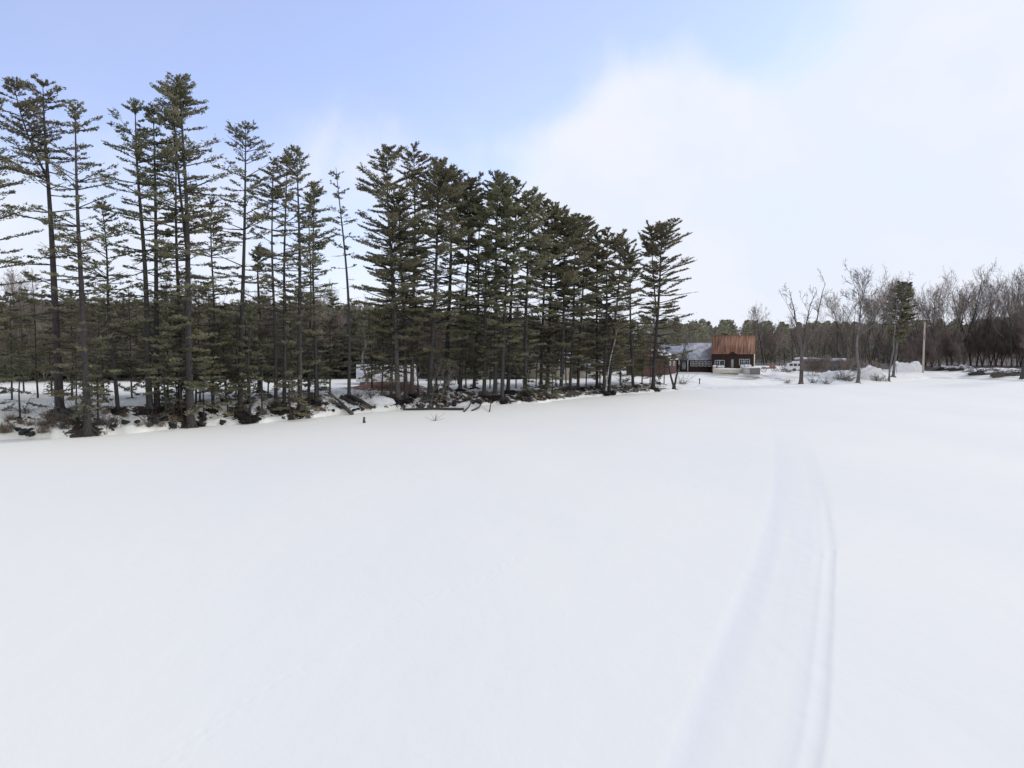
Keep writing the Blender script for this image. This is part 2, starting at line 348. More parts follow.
def pine(H, r0, lx, ly, seed, crown=.3, Lmax=3.6, dens=1.0, top='point', gap=.25, fade=.0, bias=(0, 0), wob=.25, curve=0, size=.3, dead=1.0, fork=None, step=.74, low=1.0, droop=0):
    """returns wood MB, foliage MB"""
    rng = np.random.default_rng(seed); W = MB(); FO = MB()
    stems = [(trunk_path(H, lx, ly, rng, wob, curve=curve), r0, 0.0)]
    if fork:
        for (t0, dx, dy, dh) in fork:      # second leader leaving the trunk at t0
            b = stems[0][0]; p0 = np.array([np.interp(t0 * H, b[:, 2], b[:, i]) for i in (0, 1)] + [t0 * H])
            e = np.array([p0[0] + dx, p0[1] + dy, H + dh]); t = np.linspace(0, 1, 10)[:, None]
            mid = p0 * .5 + e * .5 + np.array([dx * .28, dy * .28, 0])
            stems.append(((1 - t) ** 2 * p0 + 2 * t * (1 - t) * mid + t ** 2 * e, r0 * (1 - t0) * .62 + .02, t0))
    tilt = rng.uniform(-.1, .1)
    for P, rr, t0 in stems:
        n = len(P); t = np.linspace(0, 1, n)
        rad = rr * (1 - t) ** .85 + .025
        if t0 == 0:
            rad[0] *= 1.6; rad[1] *= 1.0
            Pb = P.copy(); P2 = np.vstack([Pb[0] - [0, 0, .5], Pb[0] + [0, 0, .05], Pb[0] * .65 + Pb[1] * .35, Pb[1:]])
            r2 = np.concatenate([[rr * 1.7, rr * 1.45, rr * 1.08], rad[1:]])
            W.tube(P2, r2, 9)
            for q in range(5):   # root flares
                an = q * 1.256 + rng.uniform(-.3, .3); l = rr * rng.uniform(2.2, 3.6)
                W.tube([[0, 0, rr * 1.5], [math.cos(an) * l * .5, math.sin(an) * l * .5, rr * .4], [math.cos(an) * l, math.sin(an) * l, -.25]], [rr * .5, rr * .36, rr * .15], 5)
        else: W.tube(P, rad, 7)
        z = (max(crown, t0 + .06)) * H
        zd = .10 * H
        if t0 == 0:      # dead limbs below the crown
            while zd < z:
                if rng.random() < .75 * dead:
                    an = rng.uniform(0, 2 * np.pi); L = rng.uniform(.5, 2.6); p = np.array([np.interp(zd, P[:, 2], P[:, i]) for i in (0, 1)] + [zd])
                    dz = rng.uniform(-.35, .3)
                    e = p + np.array([math.cos(an) * L, math.sin(an) * L, dz * L]); mdl = (p + e) / 2 + rng.normal(0, .15, 3)
                    W.tube([p, mdl, e], [.035, .022, .01], 3, cap=False)
                    for _ in range(4):
                        s = rng.uniform(.3, 1); b = p + (e - p) * s; dd = rng.normal(0, 1, 3) * [.5, .5, .3] + (e - p) * .25
                        W.tube([b, b + dd * .6], [.015, .008], 3, cap=False)
                zd += rng.uniform(.3, .8)
        gapuntil = 0
        while z < P[-1, 2] - .15:
            tt = (z - P[0, 2] * (t0 > 0)) / (P[-1, 2] - P[0, 2] * (t0 > 0)) if t0 else z / H
            tc = (z / H - crown) / (1 - crown)
            prof = np.interp(tc, [0, .12, .3, .55, .78, .92, 1], [.7, .8, .85, 1, .78, .5, .16])
            if t0: prof *= .62 if tc < .8 else 1
            tc = (z / H - crown) / (1 - crown)
            elev = np.interp(tc, [0, .4, .75, 1], [-.12, .02, .30, .7])
            p = np.array([np.interp(z, P[:, 2], P[:, i]) for i in (0, 1)] + [z])
            skip = rng.random() < gap * .55
            for q in range(rng.integers(4, 7)):
                if rng.random() < gap * .6 or (skip and rng.random() < .75): continue
                an = rng.uniform(0, 2 * np.pi)
                L = Lmax * prof * rng.choice([rng.uniform(.35, .7), rng.uniform(.7, 1.15)], p=[.4, .6])
                L *= 1 + bias[0] * math.cos(an) + bias[1] * math.sin(an)
                if L < .25: continue
                e0 = elev + rng.normal(tilt, .19)
                hd = np.array([math.cos(an), math.sin(an), 0])
                p1 = p + hd * L * .55 + np.array([0, 0, L * .55 * math.tan(min(e0, 1.1))])
                p2 = p + hd * L * (.98 if e0 < .8 else .7) + np.array([0, 0, L * (math.tan(min(e0, 1.1)) * .7 + .10 - droop)])
                W.tube([p, (p + 2 * p1 + p2) / 4 , p2], [max(.018, L * .014 + .01), L * .009 + .008, .008], 4 if L > 1.5 else 3, cap=False)
                pf = np.interp(tc, [0, .12, .3, .6, 1], [.5 * low, .6 * low, .62 * (.6 + .4 * low), .92, 1])
                if rng.random() < pf:
                    foliate(FO, p, p1, p2, rng, np.interp(tc, [0, .5, 1], [.45, .3, .05]), dens * 1.1, size, .26 + L * .23)
                else:
                    for _ in range(int(3 + L)):
                        s = rng.uniform(.3, 1); b = p + (p2 - p) * s; dd = rng.normal(0, 1, 3) * [.5, .5, .3] + (p2 - p) * .2
                        W.tube([b, b + dd * .6], [.013, .007], 3, cap=False)
            z += step * rng.choice([rng.uniform(.35, .9), rng.uniform(.9, 2.1)], p=[.65, .35]) * (1 if tc < .8 else .6)
        if top != 'bare':
            tp = P[-1]
            for q in range(5):
                an = q * 1.3; e = tp + np.array([math.cos(an) * .35, math.sin(an) * .35, .35])
                foliate(FO, tp - [0, 0, .4], (tp + e) / 2, e, rng, .1, dens, size * .8, .2)
    if not FO.V: FO.blades(np.zeros((1, 3)), np.ones((1, 3)) * .01, np.ones((1, 3)) * .001)
    return W, FO

def conifer(H, seed, base=.06, Lmax=2.4, dens=1, size=.34, r0=.14, step=.5, irregular=.25):
    """small dense evergreen, foliage nearly to the ground"""
    rng = np.random.default_rng(seed); W = MB(); FO = MB()
    P = trunk_path(H, rng.normal(0, .2), rng.normal(0, .2), rng, .12, 10)
    W.tube(np.vstack([P[0] - [0, 0, .4], P]), np.concatenate([[r0 * 1.3], r0 * (1 - np.linspace(0, 1, 10)) ** .9 + .02]), 6)
    z = base * H
    while z < H:
        tc = (z / H - base) / (1 - base)
        p = np.array([np.interp(z, P[:, 2], P[:, i]) for i in (0, 1)] + [z])
        for q in range(rng.integers(4, 7)):
            if rng.random() < irregular: continue
            an = rng.uniform(0, 2 * np.pi); L = Lmax * (1 - tc) ** .75 * rng.uniform(.6, 1.15) + .25
            hd = np.array([math.cos(an), math.sin(an), 0]); e0 = np.interp(tc, [0, .6, 1], [-.2, .05, .8]) + rng.normal(0, .16)
            p1 = p + hd * L * .55 + np.array([0, 0, L * .5 * e0]); p2 = p + hd * L + np.array([0, 0, L * (e0 * .8 + .02)])
            W.tube([p, p1, p2], [.02, .013, .006], 3, cap=False)
            foliate(FO, p, p1, p2, rng, .15, dens, size, .25 + L * .25)
        z += step * rng.choice([rng.uniform(.3, .9), rng.uniform(1.0, 2.4)], p=[.65, .35])
    return W, FO

def bare_tree(H, r0, seed, stems=1, first=.3, spread=.55, lx=0, ly=0, levels=4, counts=(9, 6, 5, 4), wid=.45, thin=.014, up=.35, stem_ang=.25, stem_dirs=None, trop=.12, fork_z=0):
    rng = np.random.default_rng(seed); T = MB(); B = MB()
    fz = 0
    if fork_z:
        fz = fork_z; T.tube([[0, 0, .4], [.05, 0, fork_z * .5], [0, 0, fork_z + .3]], [r0 * 1.05, r0 * .92, r0 * .82], 8)
    def grow(p, d, L, r, lv, s_min):
        n = {0: 9, 1: 6, 2: 4, 3: 3, 4: 2}[lv]
        pts = [p]; dd = d / np.linalg.norm(d)
        for i in range(n):
            dd = dd + rng.normal(0, .10 + .05 * lv, 3) + np.array([0, 0, trop if lv else .03]); dd /= np.linalg.norm(dd)
            pts.append(pts[-1] + dd * L / n)
        pts = np.array(pts); t = np.linspace(0, 1, n + 1)
        rad = np.maximum(r * (1 - t * .82), thin * (.8 if lv < 4 else .6))
        (T if lv <= 1 else B).tube(pts, rad, {0: 8, 1: 6, 2: 4, 3: 3, 4: 3}[lv], cap=False)
        if lv >= levels: return
        k = counts[lv]
        for i in range(k):
            s = s_min + (1 - s_min) * (i + rng.random()) / k
            f = s * n; a = min(int(f), n - 1); b = pts[a] + (pts[a + 1] - pts[a]) * (f - a)
            td = pts[a + 1] - pts[a]; td /= np.linalg.norm(td)
            rv = rng.normal(0, 1, 3); rv -= td * rv.dot(td); rv /= np.linalg.norm(rv) + 1e-9
            an = rng.uniform(.45, 1.0) * (1 if lv else spread / .55)
            cd = td * math.cos(an) + rv * math.sin(an) + np.array([0, 0, up * .3])
            cl = L * (wid + .12 * rng.normal()) * (1.15 - .65 * s) if lv == 0 else L * rng.uniform(.4, .7) * (1.1 - .4 * s)
            grow(b, cd, max(cl, .3), max(np.interp(s, [0, 1], [r, r * .2]) * .55, thin), lv + 1, .15)
    base = np.zeros(3)
    T.tube([[0, 0, -.4], [0, 0, .1], [0, 0, .6]], [r0 * 1.7, r0 * 1.35, r0 * 1.02], 8)
    for k in range(stems):
        if stem_dirs: d = np.array(stem_dirs[k], float)
        else:
            an = k * 2 * np.pi / max(stems, 1) + rng.uniform(0, 1)
            q = stem_ang if stems > 1 else 0
            d = np.array([math.cos(an) * q + lx / H, math.sin(an) * q + ly / H, 1])
        L = H * (1 if k == 0 else rng.uniform(.85, .98)) * (1 - fz / H) / max(d[2] / np.linalg.norm(d), .6) * 1.02
        grow(base + np.array([0, 0, fz + .3]), d, L, r0 * (1 if stems == 1 else (.55 if fz else .75)), 0, first)
    return T, B

def tree(name, label, cat, loc, WF, mats, group=None, rz=0, smooth=True):
    t = thing(name, label, cat, loc, rz, group)
    obj('trunk', WF[0], mats[0], t, smooth=smooth); obj('crown', WF[1], mats[1], t)
    return t
TRUNKS = []   # (x, y, radius of bare ground)
# ------------------------------------------------------------------ row of tall white pines on the bank
# base px, base py, top px, top py, r0, crown, Lmax, dens, extra, label
PG = 'tall pines in a row along the lake bank'
P_ = [
 (-34, 428, -22, 92, .34, .30, 4.6, .9, dict(), 'tall pine cut off by the left edge with only its branch tips showing'),
 (60, 412, 44, 76, .42, .40, 4.0, .95, dict(fork=[(.72, -3.0, .4, .4)], gap=.3), 'tall forked pine furthest left in the row, one leader curving left'),
 (88, 431, 75, 99, .34, .40, 3.2, .75, dict(gap=.42, dead=1.3), 'gaunt pine at the ice edge with a thin ragged top beside the forked pine'),
 (118, 410, 103, 196, .2, .50, 2.6, .9, dict(gap=.4), 'shorter slim pine between the gaunt pine and the twin pines'),
 (150, 410, 131, 92, .34, .36, 3.4, .95, dict(gap=.3), 'left of the two twin pines joined at a thick base'),
 (157, 409, 154, 99, .30, .42, 2.6, .9, dict(gap=.35), 'right of the two twin pines, narrower and straight'),
 (180, 409, 173, 126, .24, .42, 2.8, .9, dict(gap=.35), 'slim pine just left of the tallest pine'),
 (191, 427, 183, 72, .42, .30, 4.3, 1.05, dict(gap=.26, fork=[(.5, -1.3, .5, -.8)]), 'tallest pine of the row, thick trunk at the ice edge splitting into close leaders'),
 (213, 407, 209, 190, .17, .45, 2.6, .8, dict(gap=.35), 'slender pine half hidden behind the right side of the tallest pine'),
 (240, 411, 247, 117, .31, .42, 3.7, .78, dict(gap=.38), 'open pine with long level boughs and a small round top, right of the tallest pine'),
 (260, 392, 257, 240, .38, .30, 2.8, 1.0, dict(gap=.3), 'thick trunked dark pine standing back behind the open pine'),
 (250, 417, 252, 300, .12, .35, 1.3, .7, dict(gap=.4), 'thin young pine at the ice edge in front of the open pine'),
 (276, 408, 273, 152, .2, .48, 2.9, .9, dict(gap=.4), 'slim pine with flat boughs near its top, left of the bushy headed pine'),
 (284, 408, 286, 148, .22, .5, 2.9, .9, dict(gap=.38), 'slim pine leaning slightly right with flat topped boughs'),
 (300, 411, 297, 141, .31, .45, 3.0, .95, dict(gap=.36), 'straight bushy headed pine in the middle of the thin stand'),
 (309, 400, 308, 190, .15, .5, 2.0, .7, dict(gap=.45), 'very thin pine right of the bushy headed pine'),
 (316, 402, 314, 176, .2, .5, 2.9, .95, dict(gap=.34), 'slim pine with a full dark head beside the curved bare pine'),
 (349, 397, 336, 158, .23, .55, 1.9, .5, dict(gap=.5, top='bare', curve=.5, dead=1.2), 'bare looking curved pine standing alone in the gap with a wispy top'),
 (391, 398, 392, 215, .2, .35, 2.8, 1.0, dict(), 'short pine tucked in front of the lit trunks'),
 (398, 399, 386, 141, .38, .33, 4.1, 1.3, dict(gap=.12, lit=1), 'full pine with layered boughs and pale lit trunk right of the sky gap'),
 (406, 399, 398, 190, .3, .35, 3.2, 1.1, dict(), 'dark pine directly behind the full layered pine'),
 (412, 395, 415, 139, .3, .38, 3.0, 1.0, dict(gap=.3, lit=1), 'pine with a pale straight trunk and narrow feathery tip'),
 (429, 400, 440, 157, .36, .32, 4.0, 1.3, dict(gap=.12), 'broad pine with a dense rounded crown'),
 (446, 390, 452, 163, .42, .3, 4.2, 1.3, dict(gap=.12), 'thick trunked pine sharing the dense rounded crown'),
 (460, 390, 471, 170, .3, .3, 3.5, 1.15, dict(gap=.2), 'pine with an uneven top right of the dense rounded crown'),
 (474, 388, 480, 196, .26, .28, 3.2, 1.15, dict(gap=.2), 'lower pine filling the dip between two taller crowns'),
 (484, 395, 487, 230, .3, .25, 2.8, 1.1, dict(gap=.2), 'short dark pine in the densest clump of trunks'),
 (495, 397, 498, 166, .34, .34, 3.6, 1.2, dict(gap=.15), 'pine with upswept spiky top boughs'),
 (502, 399, 507, 178, .3, .36, 3.0, 1.1, dict(gap=.2), 'straight pine close beside the spiky topped pine'),
 (508, 392, 517, 173, .3, .38, 3.0, 1.0, dict(gap=.25), 'pine with an open feathery top behind the spiky topped pine'),
 (525, 394, 529, 184, .33, .34, 3.6, 1.15, dict(gap=.18), 'full pine before the skyline starts stepping down'),
 (541, 388, 545, 194, .28, .3, 3.8, 1.25, dict(gap=.15), 'dense pine with a blunt top right of the full pine'),
 (547, 387, 556, 199, .34, .3, 3.8, 1.25, dict(gap=.15), 'thick trunked pine with a flat blunt top'),
 (561, 390, 566, 204, .3, .28, 3.8, 1.25, dict(gap=.15), 'dense pine left of the two slim leaning trunks'),
 (570, 389, 577, 207, .26, .3, 3.4, 1.2, dict(gap=.15), 'pine with a slim trunk leaning slightly right'),
 (578, 388, 585, 217, .26, .28, 3.6, 1.2, dict(gap=.15), 'pine in the notch of the stepped skyline'),
 (597, 387, 598, 228, .26, .25, 3.4, 1.2, dict(gap=.18), 'low dark pine left of the pair with pointed tops'),
 (604, 392, 608, 220, .3, .25, 3.6, 1.25, dict(gap=.15), 'pointed pine, the left of the pair left of the leaning birch'),
 (609, 391, 622, 227, .26, .3, 3.2, 1.15, dict(gap=.18), 'pointed pine, the right of the pair beside the leaning birch'),
 (633, 386, 629, 238, .28, .3, 3.2, 1.0, dict(gap=.25), 'last but one pine, short with sparse right side'),
 (653, 389, 662, 219, .40, .30, 4.6, 1.1, dict(gap=.2, bias=(.28, 0), fork=[(.42, -1.2, 0, -.4)], step=.75), 'lone pine at the right end of the row with long boughs reaching right'),
]
for i, (bx, by, tx, ty, r0, cr, Lm, dn, ex, lab) in enumerate(P_):
    x, y, z = hit(bx, by)
    zt = z_at(tx, ty + (10 if bx < 640 else 7), y); H = zt - z; r0 *= .86; Lm *= 1.06 if bx < 380 else 1.28; dn *= .9 if bx < 380 else 1.08; lx = x_at(tx, ty, y) - x
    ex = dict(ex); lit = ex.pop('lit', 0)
    D = y
    WF = pine(H, r0, lx, np.random.RandomState(i).uniform(-.5, .5), 100 + i, crown=cr * .5, Lmax=Lm, dens=dn, size=.205 + .0011 * (D - 60), **ex)
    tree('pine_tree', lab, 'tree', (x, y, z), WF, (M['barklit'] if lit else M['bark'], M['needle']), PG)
    TRUNKS.append((x, y, 1.2 + r0 * 2.6))
    print('pine', bx, 'D %.0f H %.1f tris %d' % (y, H, sum(len(f) for f, _ in WF[1].F)))

# ------------------------------------------------------------------ lower evergreens along the bank
conv = [conifer(H_, 300 + k, base=b_, Lmax=l_, dens=.8, irregular=ir, size=.24, r0=.085) for k, (H_, b_, l_, ir) in enumerate([(10.5, .27, 3.3, .3), (8, .27, 3.0, .3), (12.5, .3, 3.2, .38), (4, .08, 1.6, .3)])]
conm = [(W.mesh('trunk', M['bark'], True), Fo.mesh('crown', M['needle2'])) for W, Fo in conv]
CG = 'low evergreens growing between the tall pines'
clab = ['young hemlock between the tall pines', 'low bushy evergreen on the snowy bank', 'half grown evergreen with bare lower stem among the pines', 'little evergreen sapling on the bank']
rs = np.random.RandomState(11)
for k, (px, py, v, sc) in enumerate([(20, 418, 1, .8), (76, 420, 0, .75), (98, 420, 1, .9), (166, 418, 1, .95), (182, 420, 0, 1.0), (204, 418, 1, .9), (228, 414, 0, .85), (262, 410, 1, .9), (290, 414, 3, 1.3), (196, 404, 2, 1.0), (438, 398, 3, 1.2), (546, 394, 1, .7), (-12, 404, 1, 1.0), (24, 392, 2, .95), (52, 396, 1, 1.0), (86, 394, 2, 1.0), (148, 396, 1, 1.0), (186, 412, 0, .9), (212, 396, 2, 1.0), (236, 394, 1, 1.1), (284, 394, 1, .9), (308, 392, 2, .8), (392, 388, 0, 1.0), (458, 384, 1, 1.1), (504, 386, 2, 1.0), (566, 384, 2, 1.1), (608, 384, 2, 1.1), (632, 382, 0, 1.1), (650, 384, 2, .9), (12, 400, 0, 1.0), (38, 398, 2, 1.0), (72, 400, 0, 1.1), (104, 400, 1, 1.1), (132, 398, 2, .9), (168, 400, 0, 1.0), (200, 402, 2, .9), (226, 400, 0, .95),
        (248, 398, 1, 1.2), (268, 398, 0, .9), (292, 398, 2, .85), (330, 392, 1, 1.1), (372, 388, 1, 1.3), (382, 392, 0, 1.1), (418, 392, 2, 1.0), (436, 390, 0, 1.2), (466, 388, 2, 1.1), (490, 388, 0, 1.2),
        (516, 388, 2, 1.1), (536, 386, 0, 1.1), (556, 386, 2, 1.1), (586, 386, 0, 1.2), (600, 385, 2, 1.2), (620, 384, 0, 1.1), (642, 383, 1, 1.3), (664, 384, 1, 1.0), (240, 405, 3, 1.0), (176, 412, 3, 1), (98, 408, 3, .9), (318, 396, 3, 1.1), (552, 396, 3, 1.1), (528, 398, 3, .8)]):
    x, y, z = hit(px, py)
    t = thing('evergreen_sapling' if v == 3 else 'young_evergreen', clab[v], 'tree', (x, y, z - .05), rs.uniform(0, 6), CG + (' as saplings' if v == 3 else ''))
    t.scale = (sc, sc, sc * rs.uniform(.9, 1.15))
    a = obj('trunk', conm[v][0], None, t); b = obj('crown', conm[v][1], None, t)
    TRUNKS.append((x, y, .9))

# ------------------------------------------------------------------ leafless trees
def bare(name, label, cat, px, py, tpx, tpy, mats, r0, seed, group=None, **kw):
    x, y, z = hit(px, py); H = z_at(tpx, tpy, y) - z
    lx = x_at(tpx, tpy, y) - x
    T, B = bare_tree(H, r0, seed, lx=lx, **kw)
    t = thing(name, label, cat, (x, y, z), 0, group)
    obj('trunk', T, mats[0], t, smooth=True); obj('crown', B, mats[1], t)
    TRUNKS.append((x, y, .9)); return t, (x, y, z, H)
tw = (M['twiggrey'], M['twig'])
bare('bare_tree', 'large leafless tree with spreading stems standing alone on the snowy shore', 'tree', 801, 384, 812, 290, (M['twig'], M['twig']), .42, 7,
     stems=3, stem_dirs=[(-.06, .05, 1), (.34, -.05, 1), (.56, .1, 1)], fork_z=5.5, first=.25, counts=(7, 4, 3, 3), wid=.26, spread=.4, thin=.028, trop=.05, levels=3)
bare('bare_tree', 'leafless tree with a pale upper trunk leaning right, by the snow mound', 'tree', 858, 383, 873, 292, (M['twiggrey'], M['twig']), .36, 8,
     stems=1, first=.42, counts=(10, 6, 5, 3), wid=.42, thin=.03)
bare('bare_tree', 'thin leafless tree left of the tall roadside pine', 'tree', 889, 381, 884, 292, (M['twiggrey'], M['twig']), .2, 9, first=.5, counts=(9, 5, 4, 3), wid=.3, thin=.026)
bare('bare_tree', 'forked leafless tree in front of the long low house', 'tree', 674, 389, 678, 344, (M['bark'], M['twiggrey']), .28, 10,
     stems=2, stem_dirs=[(-.22, 0, 1), (.30, .1, 1)], first=.5, counts=(7, 5, 4, 3), wid=.3, thin=.02)
bare('bare_tree', 'dark trunked leafless tree cut by the right edge', 'tree', 1023, 378, 1030, 262, (M['bark'], M['twig']), .5, 12, first=.3, counts=(10, 6, 5, 3), wid=.45, thin=.03)
bare('birch_tree', 'white birch leaning right out of the pine clump', 'tree', 606, 393, 638, 316, (M['birch'], M['twiggrey']), .14, 13, first=.55, counts=(6, 4, 4, 3), wid=.3, levels=3)
bare('birch_tree', 'slim white birch trunk behind the gap in the pines', 'tree', 367, 384, 364, 322, (M['birch'], M['twiggrey']), .17, 14, first=.6, counts=(5, 4, 3, 3), wid=.22, levels=3)
for k, (px, py, tpx, tpy, lab) in enumerate([(421, 406, 414, 372, 'leftmost of the pale saplings at the ice edge'), (431, 406, 436, 368, 'upright pale sapling among the bank roots'),
        (440, 407, 449, 372, 'pale sapling leaning right over the fallen log'), (447, 405, 447, 378, 'short pale sapling by the log end')]):
    bare('bare_sapling', lab, 'sapling', px, py, tpx, tpy, (M['twiggrey'], M['twiggrey']), .055, 20 + k, 'pale bare saplings at the ice edge', first=.25, counts=(7, 4, 3, 3), levels=2, thin=.022)
# sheltering limb wood hanging in the clump
# ------------------------------------------------------------------ tall pine beside the road, right
x, y, z = hit(893, 377); Hh = z_at(903, 284, y) - z
tree('pine_tree', 'bushy roadside pine left of the utility pole at the wood edge', 'tree', (x, y, z), pine(Hh, .3, x_at(903, 284, y) - x, 0, 77, crown=.40, Lmax=3.3, dens=2.6, gap=.0, size=.36, low=1.8, step=.4), (M['twiggrey'], M['needle2']))

# ------------------------------------------------------------------ wood at the right, individual bare trees
def join_tree(T, B):
    m = MB()
    for V in T.V: pass
    m.V = T.V + B.V; m.F = [(f, 0) for f, _ in T.F] + [(f + T.n, 1) for f, _ in B.F]; m.n = T.n + B.n
    return m
bt = [join_tree(*bare_tree(H_, r_, 40 + k, first=fi, counts=(10, 6, 4, 3), wid=wi, thin=.03, stems=st, stem_ang=.16, trop=.2, spread=.45)) for k, (H_, r_, fi, wi, st) in
      enumerate([(26, .34, .32, .40, 1), (24, .3, .28, .42, 2), (27, .36, .38, .34, 2), (22, .28, .3, .42, 1), (25, .32, .42, .4, 2)])]
btm = [m.mesh('bare_tree', [M['bark'], M['fartwig']]) for m in bt]
brush = [join_tree(*bare_tree(9, .1, 60 + k, first=.1, counts=(10, 7, 5, 3), wid=.5, thin=.022, stems=3, stem_ang=.35)) for k in range(3)]
brm = [m.mesh('leafless_thicket', [M['fartwig'], M['fartwig']]) for m in brush]
rs = np.random.RandomState(3)
RG = 'leafless trees of the wood at the right'
def place(me, name, label, cat, x, y, s, grp, sink=.2, sz=None):
    o = bpy.data.objects.new(name, me); C.objects.link(o)
    o.location = (x, y, float(height(x, y)) - sink); o.rotation_euler.z = rs.uniform(0, 6.28); o.scale = (s, s, sz or s * rs.uniform(.92, 1.08))
    return tag(o, label, cat, grp)
n = 0
for px in np.arange(914, 1130, 6.4):
    Y = rs.uniform(186, 215); x_ = x_at(px + rs.uniform(-2, 2), 350, Y)
    tpy = np.interp(px, [905, 925, 975, 1024, 1100], [290, 277, 273, 277, 275]) + rs.uniform(0, 26)
    Hn = (z_at(px, tpy, Y) - height(x_, Y)) * .9; v = rs.randint(5)
    s = Hn / [26, 24, 27, 22, 25][v]
    place(btm[v], 'bare_tree', 'tall leafless tree in the wood at the right behind the brush piles', 'tree', x_, Y, s, RG)
for px in np.arange(905, 1130, 6):
    Y = rs.uniform(188, 225); x_ = x_at(px, 350, Y)
    place(brm[rs.randint(3)], 'leafless_thicket', 'low leafless thicket under the trees of the wood at the right', 'shrub', x_, Y, rs.uniform(.6, 1.15), 'leafless thickets under the trees at the right')
# bare trees rising behind the shore trees and behind the barn
for px, tpy, Y in [(848, 296, 185), (862, 290, 190), (872, 293, 200), (880, 288, 188), (753, 314, 215), (764, 312, 220), (838, 300, 210), (890, 296, 205)]:
    x_ = x_at(px, 350, Y); Hn = .9 * (z_at(px, tpy, Y) - height(x_, Y)); v = rs.randint(5)
    lab = 'leafless tree rising behind the rusty roofed barn' if px < 800 else 'leafless tree behind the shore trees left of the roadside pine'
    place(btm[v], 'bare_tree', lab, 'tree', x_, Y, Hn / [26, 24, 27, 22, 25][v], 'leafless trees behind the barn' if px < 800 else 'leafless trees behind the shore')
for px in np.arange(762, 915, 4.5):
    Y = rs.uniform(205, 240); x_ = x_at(px, 350, Y); v = rs.randint(5)
    Hn = z_at(px, rs.uniform(326, 338), Y) - height(x_, Y)
    place(btm[v], 'bare_tree', 'small leafless tree at the foot of the wooded hill', 'tree', x_, Y, Hn / 25, 'small leafless trees at the foot of the hill')

# ------------------------------------------------------------------ wood behind the clearing at the left
cb = [conifer(H_, 400 + k, base=.03, Lmax=l_, dens=.85, size=.36, irregular=.3, r0=.2, step=.6) for k, (H_, b_, l_) in enumerate([(15, .08, 3.4), (13, .05, 3.6), (17, .18, 3.4)])]
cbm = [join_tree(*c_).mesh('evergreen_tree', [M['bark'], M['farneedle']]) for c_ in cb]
n = 0
for row, (Y0, Y1, st) in enumerate([(112, 120, 11), (121, 134, 10), (135, 152, 10)]):
    for px in np.arange(-70, 700, st):
        Y = rs.uniform(Y0, Y1) + np.interp(px, [0, 450, 700], [0, 8, 42]); x_ = x_at(px + rs.uniform(-5, 5), 350, Y)
        tpy = np.interp(px, [-70, 60, 200, 350, 470, 700], [302, 298, 300, 302, 312, 326]) + rs.uniform(-6, 16) - row * 1.5
        if row == 0 and 360 < px < 450: continue
        if row == 0 and px > 520: continue
        if px > 600 and row < 2: continue
        Hn = z_at(px, tpy, Y) - height(x_, Y)
        if rs.rand() < (.28 if row else .2):
            v = rs.randint(5); place(btm[v], 'bare_tree', 'leafless tree in the wood beyond the snowy clearing', 'tree', x_, Y, Hn / 25, 'leafless trees beyond the clearing', .2)
        else:
            v = rs.randint(3); place(cbm[v], 'evergreen_tree', 'evergreen in the wood beyond the snowy clearing', 'tree', x_, Y, Hn / [15, 13, 17][v], 'evergreens beyond the clearing', .2)
        n += 1
for px in np.arange(-60, 620, 8):
    Y = rs.uniform(108, 118) + np.interp(px, [0, 450, 700], [0, 18, 44]); x_ = x_at(px, 350, Y)
    if 362 < px < 400 or 520 < px < 560: continue
    place(brm[rs.randint(3)], 'leafless_thicket', 'leafless thicket at the edge of the wood beyond the clearing', 'shrub', x_, Y, rs.uniform(.5, 1.0), 'leafless thickets beyond the clearing')
print('background trees', n)

# ------------------------------------------------------------------ far wood: one mass of low detail trees
def far_wood(seed, spec):
    rng = np.random.default_rng(seed); m = MB()
    for (px, Y, tpy, ev) in spec:
        x_ = x_at(px, 345, Y); z0 = float(height(x_, Y)); H = z_at(px, tpy, Y) - z0
        if H < 3: H = 3
        w = (H * .24 + 1.6) if ev else (H * .24 + 1.6)
        n = 300 if ev else 260
        u = rng.random(n) ** .8
        zz = z0 + H * (.05 + .95 * u)
        pr = (1 - u) ** .6 * .9 + .12 if ev else np.sqrt(np.clip(1 - (2 * u - .9) ** 2, .05, 1))
        an = rng.uniform(0, 6.283, n); rr = w * pr * np.sqrt(rng.random(n))
        c = np.stack([x_ + np.cos(an) * rr, Y + np.sin(an) * rr, zz], 1)
        sz = Y / 700 * (1.7 if ev else 1.4)
        d = rng.normal(0, 1, (n, 3)) * ([1, 1, .35] if ev else [.4, .4, 1.2]); d /= np.linalg.norm(d, axis=1)[:, None]
        wv = np.cross(d, rng.normal(0, 1, (n, 3))); wv /= np.linalg.norm(wv, axis=1)[:, None]
        ln = sz * rng.uniform(.8, 2.2, n) * (1 if ev else 1.7)
        m.blades(c - d * ln[:, None] * .5, d * ln[:, None], wv * (ln * (.34 if ev else .08))[:, None], 0 if ev else 1)
        m.tube([[x_, Y, z0 - .5], [x_ + rng.normal(0, .4), Y, z0 + H * .93]], [.3, .06], 3, 1, cap=False)
    return m
spec = []
for (Y0, Y1, cnt) in ((165, 200, 170), (240, 290, 380), (300, 380, 420), (400, 470, 360)):
    for k in range(cnt):
        px = rs.uniform(-120, 1200); Y = rs.uniform(Y0, Y1)
        if Y < 225 and px > 610: continue
        if 600 < px and Y < 240: continue
        if px < 600:
            tp = np.interp(px, [-100, 350, 470, 600], [306, 306, 315, 324]) + rs.uniform(-5, 10); ev = rs.rand() < .7
        else:
            tp = np.interp(px, [600, 690, 790, 860, 1100], [319, 321, 323, 323, 316]) + rs.uniform(-2, 7)
            if Y < 300: tp += 12 * rs.rand() + 3
            ev = rs.rand() < (.8 if Y > 290 else (.35 if px > 740 else .6))
        spec.append((px, Y, tp, ev))
